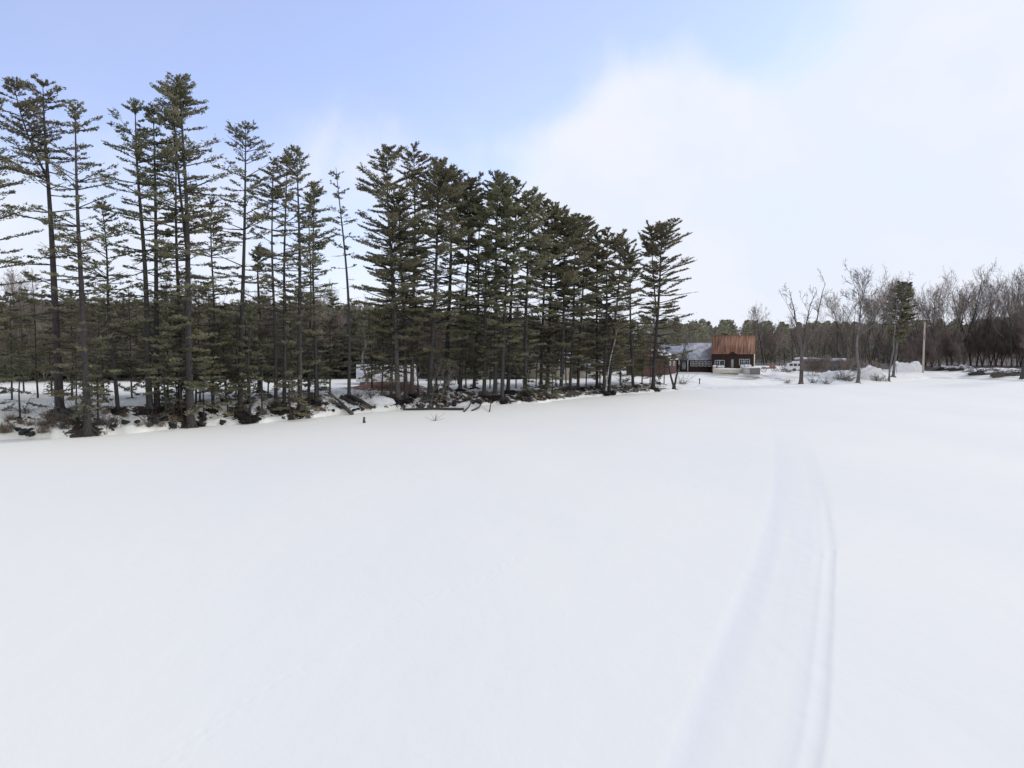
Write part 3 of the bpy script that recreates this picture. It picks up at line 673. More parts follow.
fw = obj('distant_wood', far_wood(1, spec), [M['farneedle'], M['fartwig']])
tag(fw, 'distant dark wood of evergreens and leafless trees forming the low skyline', 'wood', kind='stuff')
print('far tris', len(fw.data.polygons))

# ------------------------------------------------------------------ buildings
def house(name, label, px, Y, rz, w, dp, hw, hr, wallm, roofm, base_z=None, over=.3, cat='house', gable_end=None, trim=None):
    x, y, z = onray(px, Y)
    if base_z is not None: z = base_z
    h = thing(name, label, cat, (x, y, z), rz)
    m = MB()
    V = [[-w/2, -dp/2, -1.5], [w/2, -dp/2, -1.5], [w/2, dp/2, -1.5], [-w/2, dp/2, -1.5], [-w/2, -dp/2, hw], [w/2, -dp/2, hw], [w/2, dp/2, hw], [-w/2, dp/2, hw], [-w/2, 0, hw + hr - .05], [w/2, 0, hw + hr - .05]]
    m.add(V, [[0, 1, 5, 4], [1, 2, 6, 5], [2, 3, 7, 6], [3, 0, 4, 7]]); m.add(V, [[5, 6, 9], [7, 4, 8]])
    obj('wall', m, wallm, h)
    m = MB(); th = .16
    sl = hr / (dp / 2)
    for s in (-1, 1):
        e = dp / 2 + over
        a = [[-w/2 - over, 0, hw + hr], [w/2 + over, 0, hw + hr], [w/2 + over, s * e, hw - over * sl], [-w/2 - over, s * e, hw - over * sl]]
        b = [[p[0], p[1], p[2] + th] for p in a]
        m.add(a + b, [[0, 1, 2, 3], [4, 5, 6, 7], [0, 1, 5, 4], [1, 2, 6, 5], [2, 3, 7, 6], [3, 0, 4, 7]])
    obj('roof', m, roofm, h)
    return h
def window(h, x, yf, z, w, hh, frame=None, side=0, mull=True):
    """side 0: front wall (-y)"""
    m = MB(); t = .09; f = frame or M['white']
    o = yf - .05
    m.box((x - w/2, o, z), (t, .1, hh + t)); m.box((x + w/2, o, z), (t, .1, hh + t))
    m.box((x, o, z + hh/2), (w - t, .1, t)); m.box((x, o, z - hh/2), (w - t, .1, t))
    if mull: m.box((x, o + .01, z), (.06, .06, hh - t)); m.box((x - w/4, o + .012, z), (w/2 - .09, .05, .05)); m.box((x + w/4, o + .012, z), (w/2 - .09, .05, .05))
    fr = obj('window', m, f, h)
    m = MB(); m.box((x, yf - .015, z), (w - t, .03, hh - t)); obj('pane', m, M['glass'], fr)
def door(h, x, yf, w, hh, m_, z0=0):
    m = MB(); m.box((x, yf - .03, z0 + hh / 2), (w, .06, hh)); d = obj('door', m, m_, h)
    m = MB(); m.box((x + w * .35, yf - .09, z0 + hh * .48), (.08, .06, .12)); obj('handle', m, M['metal'], d)

YB = 163
zb = z_at(733, 371.5, YB)
bw = 9.2
barn = house('barn', 'maroon barn with a tall rusty orange metal roof', 733.3, YB, R(-20.5), bw, 7.5, 4.3, 3.9, M['redwall'], M['rust'], base_z=zb, over=.2, cat='barn')
yf = -3.75
for x0 in (-3.3,): window(barn, x0, yf, 2.1, 1.0, 1.1)
window(barn, -2.25, yf, 2.1, 1.0, 1.1, mull=False)
window(barn, 2.0, yf, 2.35, .95, 1.2); window(barn, 3.2, yf, 2.35, .95, 1.2)
door(barn, 0, yf, .55, 1.9, M['greydoor'], 1.0)
m = MB(); m.box((bw/2 + .03, 0, 2.1), (.06, 7.3, 4.0)); obj('gable_panel', m, M['beige'], barn)
# small gable over the barn doorway
m = MB(); V = [[-.9, yf - .45, 4.1], [.9, yf - .45, 4.1], [0, yf - .45, 4.75], [-.9, yf + .3, 4.1], [.9, yf + .3, 4.1], [0, yf + .6, 4.75]]
m.add(V, [[0, 1, 2]]); m.add(V, [[0, 2, 5, 3], [1, 4, 5, 2]]); obj('door_gable', m, M['redwall'], barn)
m = MB()
for xx in np.arange(-bw/2, bw/2 + .1, .65): m.tube([[xx, -.1, 8.3], [xx, yf - .18, 4.29 + .05]], [.03, .03], 4)
obj('roof_seams', m, M['rust'], barn)
m = MB(); m.box((0, 0, 8.38), (bw + .4, .35, .1)); obj('ridge_cap', m, M['rust'], barn)

zl = z_at(690, 369, 168)
lh = house('farmhouse', 'long low maroon house with a pale grey roof beside the barn', 688.5, 169, R(-19), 12.2, 8, 2.5, 3.6, M['redwall'], M['ashroof'], base_z=zl, over=.35)
for xx in (1.2, 2.2, 3.2, 4.2, 5.2): window(lh, xx, -4, 1.35, .7, 1.1)
for xx in (-5.0, -4.0, -3.0): window(lh, xx, -4, 1.35, .7, 1.1)
m = MB(); V = [[-1.9, -5.3, 2.2], [.5, -5.3, 2.2], [-.7, -5.3, 4.0], [-1.9, -2.9, 2.2], [.5, -2.9, 2.2], [-.7, -1.4, 4.0]]
m.add(V, [[0, 1, 2]]); m.add(V, [[0, 2, 5, 3], [1, 4, 5, 2]]); pg = obj('porch_gable', m, M['darkgrey'], lh)
m = MB(); m.box((-1.7, -5.2, .9), (.15, .15, 2.6)); m.box((.3, -5.2, .9), (.15, .15, 2.6)); obj('porch_post', m, M['white'], lh)
door(lh, -.7, -4, .9, 2.0, M['greydoor'])

zz = z_at(660, 370, 160)
h3 = house('gabled_house', 'small brown house end with a snow dusted roof behind the last pine', 658, 160, R(60), 7, 6.5, 2.6, 2.0, M['redwall2'], M['snowobj'], base_z=zz)
window(h3, -1.5, -3.25, 1.5, .9, 1.1); window(h3, 1.5, -3.25, 1.5, .9, 1.1)
h4 = house('red_shed', 'faded red shed behind the gap left of the last pine', 640, 150, R(-12), 5.5, 4, 2.6, 1.6, M['redwall2'], M['redwall2'], base_z=z_at(640, 371, 150), cat='shed')
door(h4, 0, -2, 1.2, 2, M['redwall'])
h5 = house('cottage', 'low grey cottage under a snow covered roof seen through the gap in the pines', 386, 108, R(12), 8.0, 5.6, 1.3, 2.0, M['bluegrey'], M['snowobj'], base_z=1.55, over=.5)
window(h5, -2.2, -2.8, .85, 1.2, .6); window(h5, .9, -2.8, .85, 1.2, .6)
h6 = house('yellow_house', 'pale yellow house with a white framed window behind the dense pines', 545, 135, R(-5), 9.5, 6, 3.1, 1.8, M['cream'], M['ashroof'], base_z=z_at(545, 379, 135))
for xx in (-3, 0, 1.6, 3.4): window(h6, xx, -3, 1.7, .9, 1.3)
h7 = house('beige_garage', 'beige garage seen between the trunks left of the leaning birch', 590, 140, R(-8), 4.6, 5, 2.4, 1.3, M['beige'], M['ashroof'], base_z=z_at(590, 378, 140), cat='garage')
door(h7, 0, -2.5, 2.4, 2.0, M['white'])
# long dark shed with a snowy roof, dome greenhouse, camper at the right
h8 = house('long_shed', 'long dark grey shed with patches of snow on its roof behind the two stemmed tree', 822, 172, R(-27), 10.5, 3.2, 2.4, .5, M['shedgrey'], M['ashroof'], base_z=z_at(829, 370.5, 172), cat='shed', over=.15)
door(h8, -2, -1.6, 1.0, 1.9, M['darkgrey']); door(h8, 3, -1.6, 2.2, 2.0, M['darkgrey'])
m = MB(); m.blob((-4.8, -.6, 2.95), (1.6, .9, .28), 1); m.blob((-2.2, -.7, 2.95), (.9, .8, .22), 2); obj('roof_snow', m, M['snowobj'], h8, smooth=True)
# camper
x, y, z = onray(795.5, 150); z = z_at(795.5, 371, 150)
cam_ = thing('camper_trailer', 'white camper trailer parked behind the two stemmed tree', 'trailer', (x, y, z), R(-16))
m = MB()
prof = np.array([[-1.5, .35], [1.35, .35], [1.5, .9], [1.45, 1.7], [1.1, 2.05], [-.5, 2.1], [-.7, 1.75], [-1.6, 1.65], [-1.75, 1.0]])
n_ = len(prof); V = [[p[0], -.95, p[1]] for p in prof] + [[p[0], .95, p[1]] for p in prof]
m.add(V, [[i, (i + 1) % n_, n_ + (i + 1) % n_, n_ + i] for i in range(n_)]); m.add(V, [list(range(n_))]); m.add(V, [list(range(2 * n_ - 1, n_ - 1, -1))])
obj('body', m, M['white'], cam_)
for xx in (-.95, -.1, .75): window(cam_, xx, -.95, 1.35, .55, .42, mull=False, frame=M['metal'])
for sx in (-.25,):
    for sy in (-.9, .9):
        m = MB(); m.tube([[sx, sy - .1, .3], [sx, sy + .1, .3]], [.32, .32], 14); w_ = obj('wheel', m, M['black'], cam_)
        m = MB(); m.tube([[sx, sy - .12, .3], [sx, sy + .12, .3]], [.14, .14], 10); obj('rim', m, M['metal'], w_)
m = MB(); m.tube([[-1.6, 0, .45], [-2.5, 0, .4]], [.05, .05], 5); m.tube([[-2.4, 0, .4], [-2.4, 0, -.2]], [.04, .04], 5); obj('hitch', m, M['metal'], cam_)
# dome greenhouse
x, y, z = onray(845, 176); z = z_at(845, 369.3, 176)
gd = thing('garden_dome', 'small pale domed greenhouse on the snow right of the long shed', 'greenhouse', (x, y, z))
m = MB(); a_ = np.linspace(0, math.pi, 11); prof = [(1.15 * math.cos(t_), .75 + .95 * math.sin(t_)) for t_ in a_]; prof = [(1.15, 0)] + prof + [(-1.15, 0)]
n_ = len(prof); V = [[p[0], -1, p[1]] for p in prof] + [[p[0], 1.6, p[1]] for p in prof]
m.add(V, [[i, i + 1, n_ + i + 1, n_ + i] for i in range(n_ - 1)]); m.add(V, [list(range(n_))]); obj('shell', m, M['white'], gd)
m = MB()
for yy in (-1.02, .3, 1.5):
    m.tube([[p[0] * 1.02, yy, p[1] * 1.02] for p in prof], [.04] * n_, 4)
m.tube([[-.35, -1.03, 0], [-.35, -1.03, 1.3], [.35, -1.03, 1.3], [.35, -1.03, 0]], [.035] * 4, 4); obj('ribs', m, M['metal'], gd)
# block shed and low wall in front of the barn
x, y, z = onray(752, 150); z = z_at(752, 371.5, 150)
bs = thing('block_shed', 'low grey block shed with a snow topped roof in front of the barn', 'shed', (x, y, z), R(-20))
m = MB(); m.box((0, 0, .1), (3.4, 2.4, 1.4)); obj('wall', m, M['shedgrey'], bs)
m = MB(); m.box((-1.0, -1.23, .1), (1.3, .06, 1.36)); obj('front_panel', m, M['concrete'], bs)
m = MB(); m.blob((0, 0, .85), (2.0, 1.5, .22), 5, amp=.12); obj('roof_snow', m, M['snowobj'], bs, smooth=True)
x, y, z = onray(728, 152); z = z_at(728, 371.3, 152)
lw = thing('low_wall', 'long low pale wall topped with snow in front of the barn', 'wall', (x, y, z), R(-18))
m = MB(); m.box((0, 0, 0), (6.2, .5, .9)); obj('blocks', m, M['beige'], lw)
m = MB(); m.blob((0, 0, .5), (3.2, .5, .2), 6, amp=.15, nu=20); obj('snow_cap', m, M['snowobj'], lw, smooth=True)
for k, (px, py, lab) in enumerate([(714.5, 369, 'leftmost snow capped barrel by the barn corner'), (719, 369.5, 'second snow capped barrel from the barn corner'), (722.5, 369.5, 'third snow capped barrel under the barn window'),
                          (742, 369, 'snow capped barrel right of the barn door'), (746, 368.5, 'middle snow capped barrel under the paired windows'), (749.5, 368.5, 'rightmost snow capped barrel by the block shed')]):
    Yk = 156; x = x_at(px, py, Yk); z = z_at(px, py + 2.5, Yk)
    br = thing('barrel', lab, 'barrel', (x, Yk, z), 0, 'snow capped barrels in front of the barn')
    m = MB(); m.tube([[0, 0, -.3], [0, 0, .1], [0, 0, .5], [0, 0, .9], [0, 0, 1.15]], [.36, .38, .42, .38, .36], 10); obj('cask', m, M['concrete'], br, smooth=True)
    m = MB(); m.blob((0, 0, 1.2), (.42, .42, .24), k, amp=.12); obj('snow_cap', m, M['snowobj'], br, smooth=True)
# old farm cart / tractor remains
x, y, z = onray(769, 160); z = z_at(769, 372, 160)
ct = thing('hay_rake', 'rusty farm implement with iron wheels right of the barn', 'farm machine', (x, y, z), R(-15))
m = MB(); m.box((0, 0, .9), (3.0, .3, .3)); m.box((.8, .2, 1.3), (1.2, .9, .55)); obj('frame', m, M['rust'], ct)
for sx in (-1.1, 1.2):
    m = MB(); a_ = np.linspace(0, 2 * math.pi, 15); m.tube([[sx + .6 * math.cos(t_), 0, .6 + .6 * math.sin(t_)] for t_ in a_], [.06] * 15, 5)
    for t_ in a_[::3]: m.tube([[sx, 0, .6], [sx + .6 * math.cos(t_), 0, .6 + .6 * math.sin(t_)]], [.03, .03], 4)
    obj('wheel', m, M['rust'], ct)
m = MB(); m.tube([[-1.4, 0, .9], [-2.3, -.2, .4]], [.05, .04], 5); m.tube([[1.0, 0, 1.5], [1.8, 0, 2.1]], [.06, .05], 5); obj('drawbar', m, M['rust'], ct)

# utility pole
x, y, z = hit(923, 372.5)
up = thing('utility_pole', 'pale wooden utility pole standing at the edge of the wood on the right', 'pole', (x, y, z))
Ht = z_at(923, 322, y) - z
m = MB(); m.tube([[0, 0, -.5], [0, 0, Ht * .5], [.05, 0, Ht]], [.26, .23, .18], 10); obj('post', m, M['pole'], up, smooth=True)
m = MB(); m.tube([[.0, -.2, Ht - 1.6], [.9, -.2, Ht - 1.0]], [.06, .06], 5); obj('arm', m, M['metal'], up)
m = MB(); m.blob((1.0, -.2, Ht - .95), (.35, .2, .14), 2, amp=.05); obj('lamp', m, M['metal'], up)
m = MB(); m.tube([[0, -.27, Ht - 4.2], [0, -.27, Ht - 3.4]], [.2, .2], 8); obj('transformer', m, M['metal'], up)
TRUNKS.append((x, y, .6))
# round sign by the snow pile
x, y, z = onray(897, 158)
z = z_at(897, 367, 158)
sg = thing('round_marker', 'small white round marker on a post left of the plowed snow pile', 'marker', (x, y, z))
m = MB(); m.tube([[0, 0, -1.4], [0, 0, .9]], [.04, .04], 6); obj('post', m, M['metal'], sg)
m = MB(); m.tube([[0, -.06, 1.0], [0, .0, 1.0]], [.36, .36], 14); obj('disc', m, M['white'], sg)
# person and post in the snow
def person(px, py, Hh, rz, label):
    x, y, z = hit(px, py)
    p = thing('person', label, 'person', (x, y, z - .02), rz)
    s = Hh / 1.75
    def skin_body():
        me = bpy.data.meshes.new('body')
        vs = [(0, 0, .95), (0, 0, 1.15), (0, .01, 1.36), (0, 0, 1.5), (0, -.01, 1.62), (0, -.01, 1.72),
              (.19, 0, 1.42), (.25, .02, 1.15), (.24, -.08, .92), (-.19, 0, 1.42), (-.25, .02, 1.15), (-.24, -.08, .92),
              (.1, 0, .88), (.11, -.02, .48), (.12, .02, .08), (.12, -.13, .04), (-.1, 0, .88), (-.12, .03, .48), (-.13, .08, .08), (-.13, -.07, .04)]
        ra = [.15, .15, .17, .065, .1, .095, .075, .06, .045, .075, .06, .045, .1, .075, .055, .045, .1, .075, .055, .045]
        ed = [(0, 1), (1, 2), (2, 3), (3, 4), (4, 5), (2, 6), (6, 7), (7, 8), (2, 9), (9, 10), (10, 11), (0, 12), (12, 13), (13, 14), (14, 15), (0, 16), (16, 17), (17, 18), (18, 19)]
        me.from_pydata([tuple(q * s for q in v) for v in vs], ed, [])
        o = bpy.data.objects.new('body', me); C.objects.link(o); o.parent = p
        o.modifiers.new('s', 'SKIN')
        for sv, r_ in zip(me.skin_vertices[0].data, ra): sv.radius = (r_ * s, r_ * s * .8)
        me.skin_vertices[0].data[0].use_root = True
        o.modifiers.new('d', 'SUBSURF').render_levels = 1
        me.materials.append(M['black']); return o
    skin_body()
person(620.5, 380, 1.75, R(20), 'dark clothed person standing on the snow behind the leaning birch')
for (px, py, hgt, lab) in ((699.5, 384, .95, 'short dark post in the snow below the barn'), ):
    x, y, z = hit(px, py); m = MB(); m.tube([[0, 0, -.3], [0, 0, hgt * .8], [.03, 0, hgt]], [.1, .09, .06], 7); m.blob((0, 0, hgt), (.17, .17, .12), 3)
    tag(obj('marker_post', m, M['black'], loc=(x, y, z)), lab, 'post')

# ------------------------------------------------------------------ logs, branches, stump on the lake edge
def limb(name, label, cat, pts, rad, matl=M['wood'], group=None, k=7, twigs=0, snow=False):
    P = []
    for (px, py, dz) in pts:
        x, y, z = hit(px, py); P.append([x, y, z + dz])
    # keep both ends at true depth but interpolate linearly
    P = np.array(P); o = P[0].copy(); Q = P - o
    if len(Q) == 2: Q = np.vstack([Q[0], Q[0] * .5 + Q[1] * .5 + [0, 0, .08], Q[1]]); rad = [rad[0], (rad[0] + rad[1]) / 2, rad[1]]
    m = MB(); m.tube(Q, rad, k)
    rg = np.random.RandomState(int(abs(o[0] * 100)))
    for i in range(twigs):
        s = rg.uniform(.3, 1); b = Q[0] * (1 - s) + Q[-1] * s; d = rg.normal(0, .5, 3); d[2] = abs(d[2]) * .9
        m.tube([b, b + d * .5 + [0, 0, .05], b + d], [rad[-1] * .5 + .01, .018, .01], 4, cap=False)
    t = obj(name, m, matl, loc=tuple(o), smooth=True); tag(t, label, cat, group)
    return t
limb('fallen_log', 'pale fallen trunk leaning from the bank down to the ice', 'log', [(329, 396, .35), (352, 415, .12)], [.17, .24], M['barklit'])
limb('fallen_log', 'dark fallen trunk lying beside the pale one on the bank', 'log', [(341, 399, .3), (363, 412, .12)], [.2, .27], M['bark'])
limb('fallen_log', 'short thick dark trunk sliding off the bank onto the ice', 'log', [(349, 398, .3), (372, 409, .1)], [.22, .22], M['bark'])
limb('fallen_log', 'long thin log lying level on the ice below the pale saplings', 'log', [(403, 410.5, .12), (464, 410.2, .12)], [.13, .17], M['bark'])
limb('dead_branch', 'forked dead branch sticking up from the ice right of the long log', 'branch', [(464, 412, .05), (469, 409, .3), (474, 404, .9)], [.12, .09, .04], M['bark'], twigs=3)
limb('dead_branch', 'bent dead branch lying on the ice beside the forked one', 'branch', [(472, 411, .06), (479, 409, .2), (484, 405, .55)], [.12, .1, .05], M['bark'], twigs=2)
limb('dead_branch', 'short upright stick leaning on the ice below the densest pines', 'branch', [(489.5, 412, 0), (490.5, 409, .5), (491.5, 406, 1.0)], [.07, .06, .03], M['bark'])
x, y = icept(364, 423); m = MB(); m.tube([[0, 0, -.1], [0, 0, .25], [.03, 0, .62]], [.14, .12, .1], 8); m.tube([[.02, 0, .2], [.2, 0, .1]], [.08, .05], 5)
tag(obj('stump', m, M['wood'], loc=(x, y, 0)), 'small dark stump poking out of the ice in front of the bank', 'stump')
x, y = icept(435, 421); m = MB(); rg = np.random.RandomState(4)
for i in range(14):
    d = rg.normal(0, .45, 3); d[2] = abs(d[2]) + .1; m.tube([[0, 0, -.03], d * .5, d], [.014, .012, .008], 3, cap=False)
tag(obj('weed_tuft', m, M['twig'], loc=(x, y, 0)), 'dry weed tuft sticking through the snow on the lake', 'plant')

# ------------------------------------------------------------------ rocks and root mounds along the bank
RK = 'dark rocks half buried along the bank'
rg = np.random.RandomState(21)
rocks = [MB() for _ in range(4)]
for k, rm in enumerate(rocks): rm.blob((0, 0, 0), (.62, .5, .36), k + 3, amp=.45, nu=14, nv=9)
rme = [r_.mesh('rock', [M['rock']], False) for r_ in rocks]
for k in range(70):
    px = rg.uniform(0, 672); shy = np.interp(px, [0, 60, 130, 190, 260, 330, 400, 470, 540, 600, 672], [438, 436, 432, 427, 422, 414, 408, 404, 402, 395, 391])
    x, y, z = hit(px, shy - rg.uniform(0, 11))
    o = bpy.data.objects.new('rock', rme[k % 4]); C.objects.link(o); o.location = (x, y, z + .02); o.rotation_euler = (rg.uniform(-.3, .3), rg.uniform(-.3, .3), rg.uniform(0, 6))
    s = rg.uniform(.25, .8); o.scale = (s, s, s * rg.uniform(.6, 1.1)); tag(o, 'dark rock poking through the snow of the pine bank', 'rock', RK)
RT = 'dark root mounds at the foot of the pines'
rootm = []
for k in range(3):
    m = MB(); m.blob((0, 0, .0), (1.15, .8, .42), 30 + k, amp=.4, nu=18, nv=10); g2 = np.random.RandomState(k + 50)
    for i in range(16):
        an = g2.uniform(0, 6.28); l = g2.uniform(1.0, 2.0)
        m.tube([[0, 0, .3], [math.cos(an) * l * .5, math.sin(an) * l * .5, .42 + g2.uniform(-.1, .2)], [math.cos(an) * l, math.sin(an) * l, g2.uniform(-.25, .25)]], [.09, .06, .02], 4, cap=False)
    rootm.append(m.mesh('root_mound', [M['soil']], False))
for k, (tx_, ty_, tr_) in enumerate(list(TRUNKS)[:len(P_)]):
    if k == 0: continue
    o = bpy.data.objects.new('root_mound', rootm[k % 3]); C.objects.link(o); yy = ty_ - .5
    o.location = (tx_ + .15, yy, float(height(tx_, yy)) - .1); s = rg.uniform(.45, .85); o.scale = (s * 1.15, s, s); o.rotation_euler.z = rg.uniform(0, 6)
    tag(o, 'dark mound of exposed roots and soil at a pine foot', 'roots', RT)
# dead brush on the bank
bb = []
for k in range(4):
    m = MB(); g2 = np.random.RandomState(k + 80)
    for i in range(34):
        b = g2.normal(0, .3, 3) * [1, 1, 0]; d = g2.normal(0, .8, 3); d[2] = abs(d[2]) * .8 + .15
        e = b + d * g2.uniform(.5, 1.3); mid = (b + e) / 2 + [0, 0, .15]
        m.tube([b - [0, 0, .05], mid, e], [.024, .018, .008], 3, cap=False)
        for j in range(2): q = mid + (e - mid) * g2.rand(); m.tube([q, q + g2.normal(0, .25, 3)], [.012, .007], 3, cap=False)
    bb.append(m.mesh('dead_brush', [[M['twig'], M['twiggrey'], M['straw'], M['bark']][k]]))
for k in range(44):
    px = rg.uniform(0, 672); shy = np.interp(px, [0, 60, 130, 190, 260, 330, 400, 470, 540, 600, 672], [436, 434, 430, 424, 420, 412, 406, 402, 400, 393, 390])
    x, y, z = hit(px, shy - rg.uniform(1, 22)); o = bpy.data.objects.new('dead_brush', bb[k % 4]); C.objects.link(o); o.location = (x, y, z); o.rotation_euler.z = rg.uniform(0, 6)
    s = rg.uniform(.5, 1.1); o.scale = (s, s, s); tag(o, 'tangle of dead twigs on the snowy pine bank', 'brush', 'tangles of dead twigs on the bank')
gm = []
for k in range(3):
    m = MB(); g2 = np.random.default_rng(k + 90); n_ = 130
    c = g2.normal(0, .15, (n_, 3)) * [1, 1, 0]; d = g2.normal(0, .22, (n_, 3)); d[:, 2] = g2.uniform(.25, .6, n_)
    wv = g2.normal(0, 1, (n_, 3)) * [1, 1, 0]; wv /= np.linalg.norm(wv, axis=1)[:, None]
    m.blades(c - [0, 0, .03], d, wv * .012); gm.append(m.mesh('dry_grass', [M['straw']]))
for k in range(70):
    px = rg.uniform(0, 672); shy = np.interp(px, [0, 60, 130, 190, 260, 330, 400, 470, 540, 600, 672], [436, 434, 430, 424, 420, 412, 406, 402, 400, 393, 390])
    x, y, z = hit(px, shy - rg.uniform(0, 20)); o = bpy.data.objects.new('grass_tuft', gm[k % 3]); C.objects.link(o); o.location = (x, y, z); o.rotation_euler.z = rg.uniform(0, 6)
    s = rg.uniform(.8, 1.7); o.scale = (s, s, s); tag(o, 'tan tuft of dead grass on the pine bank', 'grass tuft', 'dead grass tufts on the bank')
for k in range(16):
    px = rg.uniform(395, 670); shy = np.interp(px, [395, 470, 540, 600, 672], [406, 402, 400, 393, 390])
    x, y, z = hit(px, shy - rg.uniform(0, 9)); L_ = rg.uniform(1.2, 3.2); an = rg.uniform(-.6, .6) + (3.14 if rg.rand() < .5 else 0)
    m = MB(); m.tube([[0, 0, .15], [math.cos(an) * L_ * .5, math.sin(an) * L_ * .5, .35], [math.cos(an) * L_, math.sin(an) * L_, .1 + rg.uniform(0, .7)]], [.11, .08, .04], 6)
    for j in range(4): q = np.array([math.cos(an) * L_ * .6, math.sin(an) * L_ * .6, .3]); m.tube([q, q + rg.normal(0, .45, 3)], [.03, .012], 3, cap=False)
    tag(obj('fallen_branch', m, M['barklit'] if k % 2 else M['twiggrey'], loc=(x, y, z)), 'fallen grey branch lying on the dark bank under the dense pines', 'branch', 'fallen branches under the dense pines')
# brush at the right shore
sp_ = [(787, 383, 2, .9, 'thin weeds left of the two stemmed tree foot'), (813, 383, 3, 1.1, 'dark fallen twigs right of the two stemmed tree foot'), (826, 384, 0, 1.3, 'dark sloping brush between the two lone trees'),
       (842, 380, 1, 2.2, 'greyish round bush right of the two stemmed tree'), (848, 381, 1, 1.7, 'smaller grey bush touching the round one'), (877, 381, 3, 1.5, 'dark bush at the foot of the snow mound'), (884, 381, 3, 1.2, 'small dark bush left of the thin tree'), (786, 372, 1, 2.4, 'pale tall weeds left of the camper'),
       (682, 384, 1, 1.3, 'small shrub right of the forked tree')]
for px, py, v, s, lab in sp_:
    x, y, z = hit(px, py); o = bpy.data.objects.new('bare_shrub', bb[v]); C.objects.link(o); o.location = (x, y, z); o.scale = (s, s, s); tag(o, lab, 'shrub')
for k in range(16):
    px = rg.uniform(806, 886); Yk = rg.uniform(158, 166); x = x_at(px, 370, Yk); o = bpy.data.objects.new('bare_shrub', brm[k % 3]); C.objects.link(o); o.location = (x, Yk, float(height(x, Yk)) - .1); sc_ = rg.uniform(.22, .42); o.scale = (sc_,) * 3; o.rotation_euler.z = rg.uniform(0, 6)
    tag(o, 'thin leafless shrub in front of the long dark shed', 'shrub', 'thin shrubs along the long shed')
# brush piles along the right shore
for k, (x0, x1, py, hgt, lab) in enumerate([(940, 962, 371, .8, 'dark brush pile under snow right of the utility pole'), (952, 976, 371.5, 1.0, 'bigger dark brush pile capped with snow'),
                               (972, 1000, 376, 1.1, 'long low dark brush heap at the lake edge on the right'), (995, 1040, 378.5, 1.3, 'brown brush heap at the right edge of the picture')]):
    xa, ya, za = hit(x0, py); xb = x_at(x1, py, ya); zb_ = float(height((xa + xb) / 2, ya + 1)); c = ((xa + xb) / 2, ya + 1, zb_)
    t = thing('brush_pile', lab, 'brush pile', c); wdt = (xb - xa) / 2
    m = MB(); g2 = np.random.RandomState(k + 5); m.blob((0, 0, 0), (wdt, 1.3, hgt * .75), k + 11, amp=.3, nu=24, nv=10)
    for i in range(150):
        b = np.array([g2.uniform(-wdt, wdt), g2.uniform(-1.2, .8), g2.uniform(0, hgt)]); d = g2.normal(0, 1, 3) * [1.3, .6, .35]
        m.tube([b, b + d], [.06, .03], 3, cap=False)
    for i in range(90):
        b = np.array([g2.uniform(-wdt, wdt), g2.uniform(-1.2, .8), g2.uniform(hgt * .3, hgt)]); d = g2.normal(0, .7, 3); d[2] = abs(d[2]) * .9
        m.tube([b, b + d], [.04, .02], 3, cap=False)
    obj('twigs', m, M['bark'] if k != 3 else M['twig'], t)
    m = MB()
    for i in range(9): m.blob((g2.uniform(-wdt * .95, wdt * .95), g2.uniform(-.3, .9), hgt * g2.uniform(.55, .85)), (wdt * g2.uniform(.15, .34), .9, g2.uniform(.2, .5)), k * 9 + i, amp=.5)
    obj('snow_cap', m, M['snowobj'], t, smooth=True)
# plowed snow piles
for k, (px, py, rx, ry, hz, lab) in enumerate([(911, 371.5, 4.3, 2.5, 2.7, 'long plowed snow pile left of the utility pole'), (874, 380, 3.3, 2.2, 3.2, 'rounded snow mound between the leaning tree and the thin tree'), (841, 379, 4.2, 2.5, 2.3, 'low snow mound behind the grey bush'),
        (1000, 371, 8, 2, 1.0, 'low snow ridge behind the brush heaps'), (377, 402, 2.0, 1.4, .95, 'smooth snow hump above the fallen trunks'), (768, 378, 8, 4, 1.5, 'broad low snow bank below the block shed')]):
    x, y, z = hit(px, py); m = MB(); m.blob((0, 0, 0), (rx, ry, hz * .85), k + 60, amp=.16, nu=40, nv=20)
    V = m.V[0]; V[:, 2] += .42 * hz * fbm(V[:, 0] * .7 + k * 9, V[:, 1] * .7, 5) * (V[:, 2] > 0)
    tag(obj('snow_pile', m, M['snowobj'], loc=(x, y + ry * .6, z - .15), smooth=True), lab, 'snow pile')

# ------------------------------------------------------------------ land
XL = np.concatenate([-np.geomspace(1600, 62, 30)[:-1], np.arange(-62, 125, .33), np.geomspace(126, 1600, 30)])
DL = np.concatenate([[-1.5, -.8, -.3], np.arange(0, 8, .22), 8 + np.cumsum(np.geomspace(.3, 4, 60)), np.geomspace(110, 2600, 30)])
GX = np.repeat(XL[None, :], len(DL), 0); Yb = ys(XL)
GY = Yb[None, :] + DL[:, None] * 1.25
Z = height(GX, GY); D = shore_d(GX, GY)
mask = np.zeros_like(Z)
left = 1 - sstep(26, 33, GX)
for (tx_, ty_, tr_) in TRUNKS:
    mask = np.maximum(mask, .85 * np.exp(-(((GX - tx_) / tr_) ** 2 + ((GY - ty_ + .2) / (tr_ * 1.0)) ** 2)))
bank = sstep(0, .6, D) * (1 - sstep(3.5, 9, D)) * left
dens_ = np.interp(GX, [-60, -30, -18, -10, 0, 24, 30], [.42, .42, .50, .66, .70, .66, .3])
mask = np.maximum(mask, bank * dens_)
mask = np.maximum(mask, left * .42 * sstep(2, 6, D) * (1 - sstep(14, 24, D)) * (.6 + .4 * vnoise(GX * .3, GY * .3)))
mask = mask + .12 * sstep(90, 110, GX) * (1 - sstep(0, 20, D))
orange = np.exp(-((GX + 13.5) / 7) ** 2) * np.exp(-((D - 7.5) / 4) ** 2)
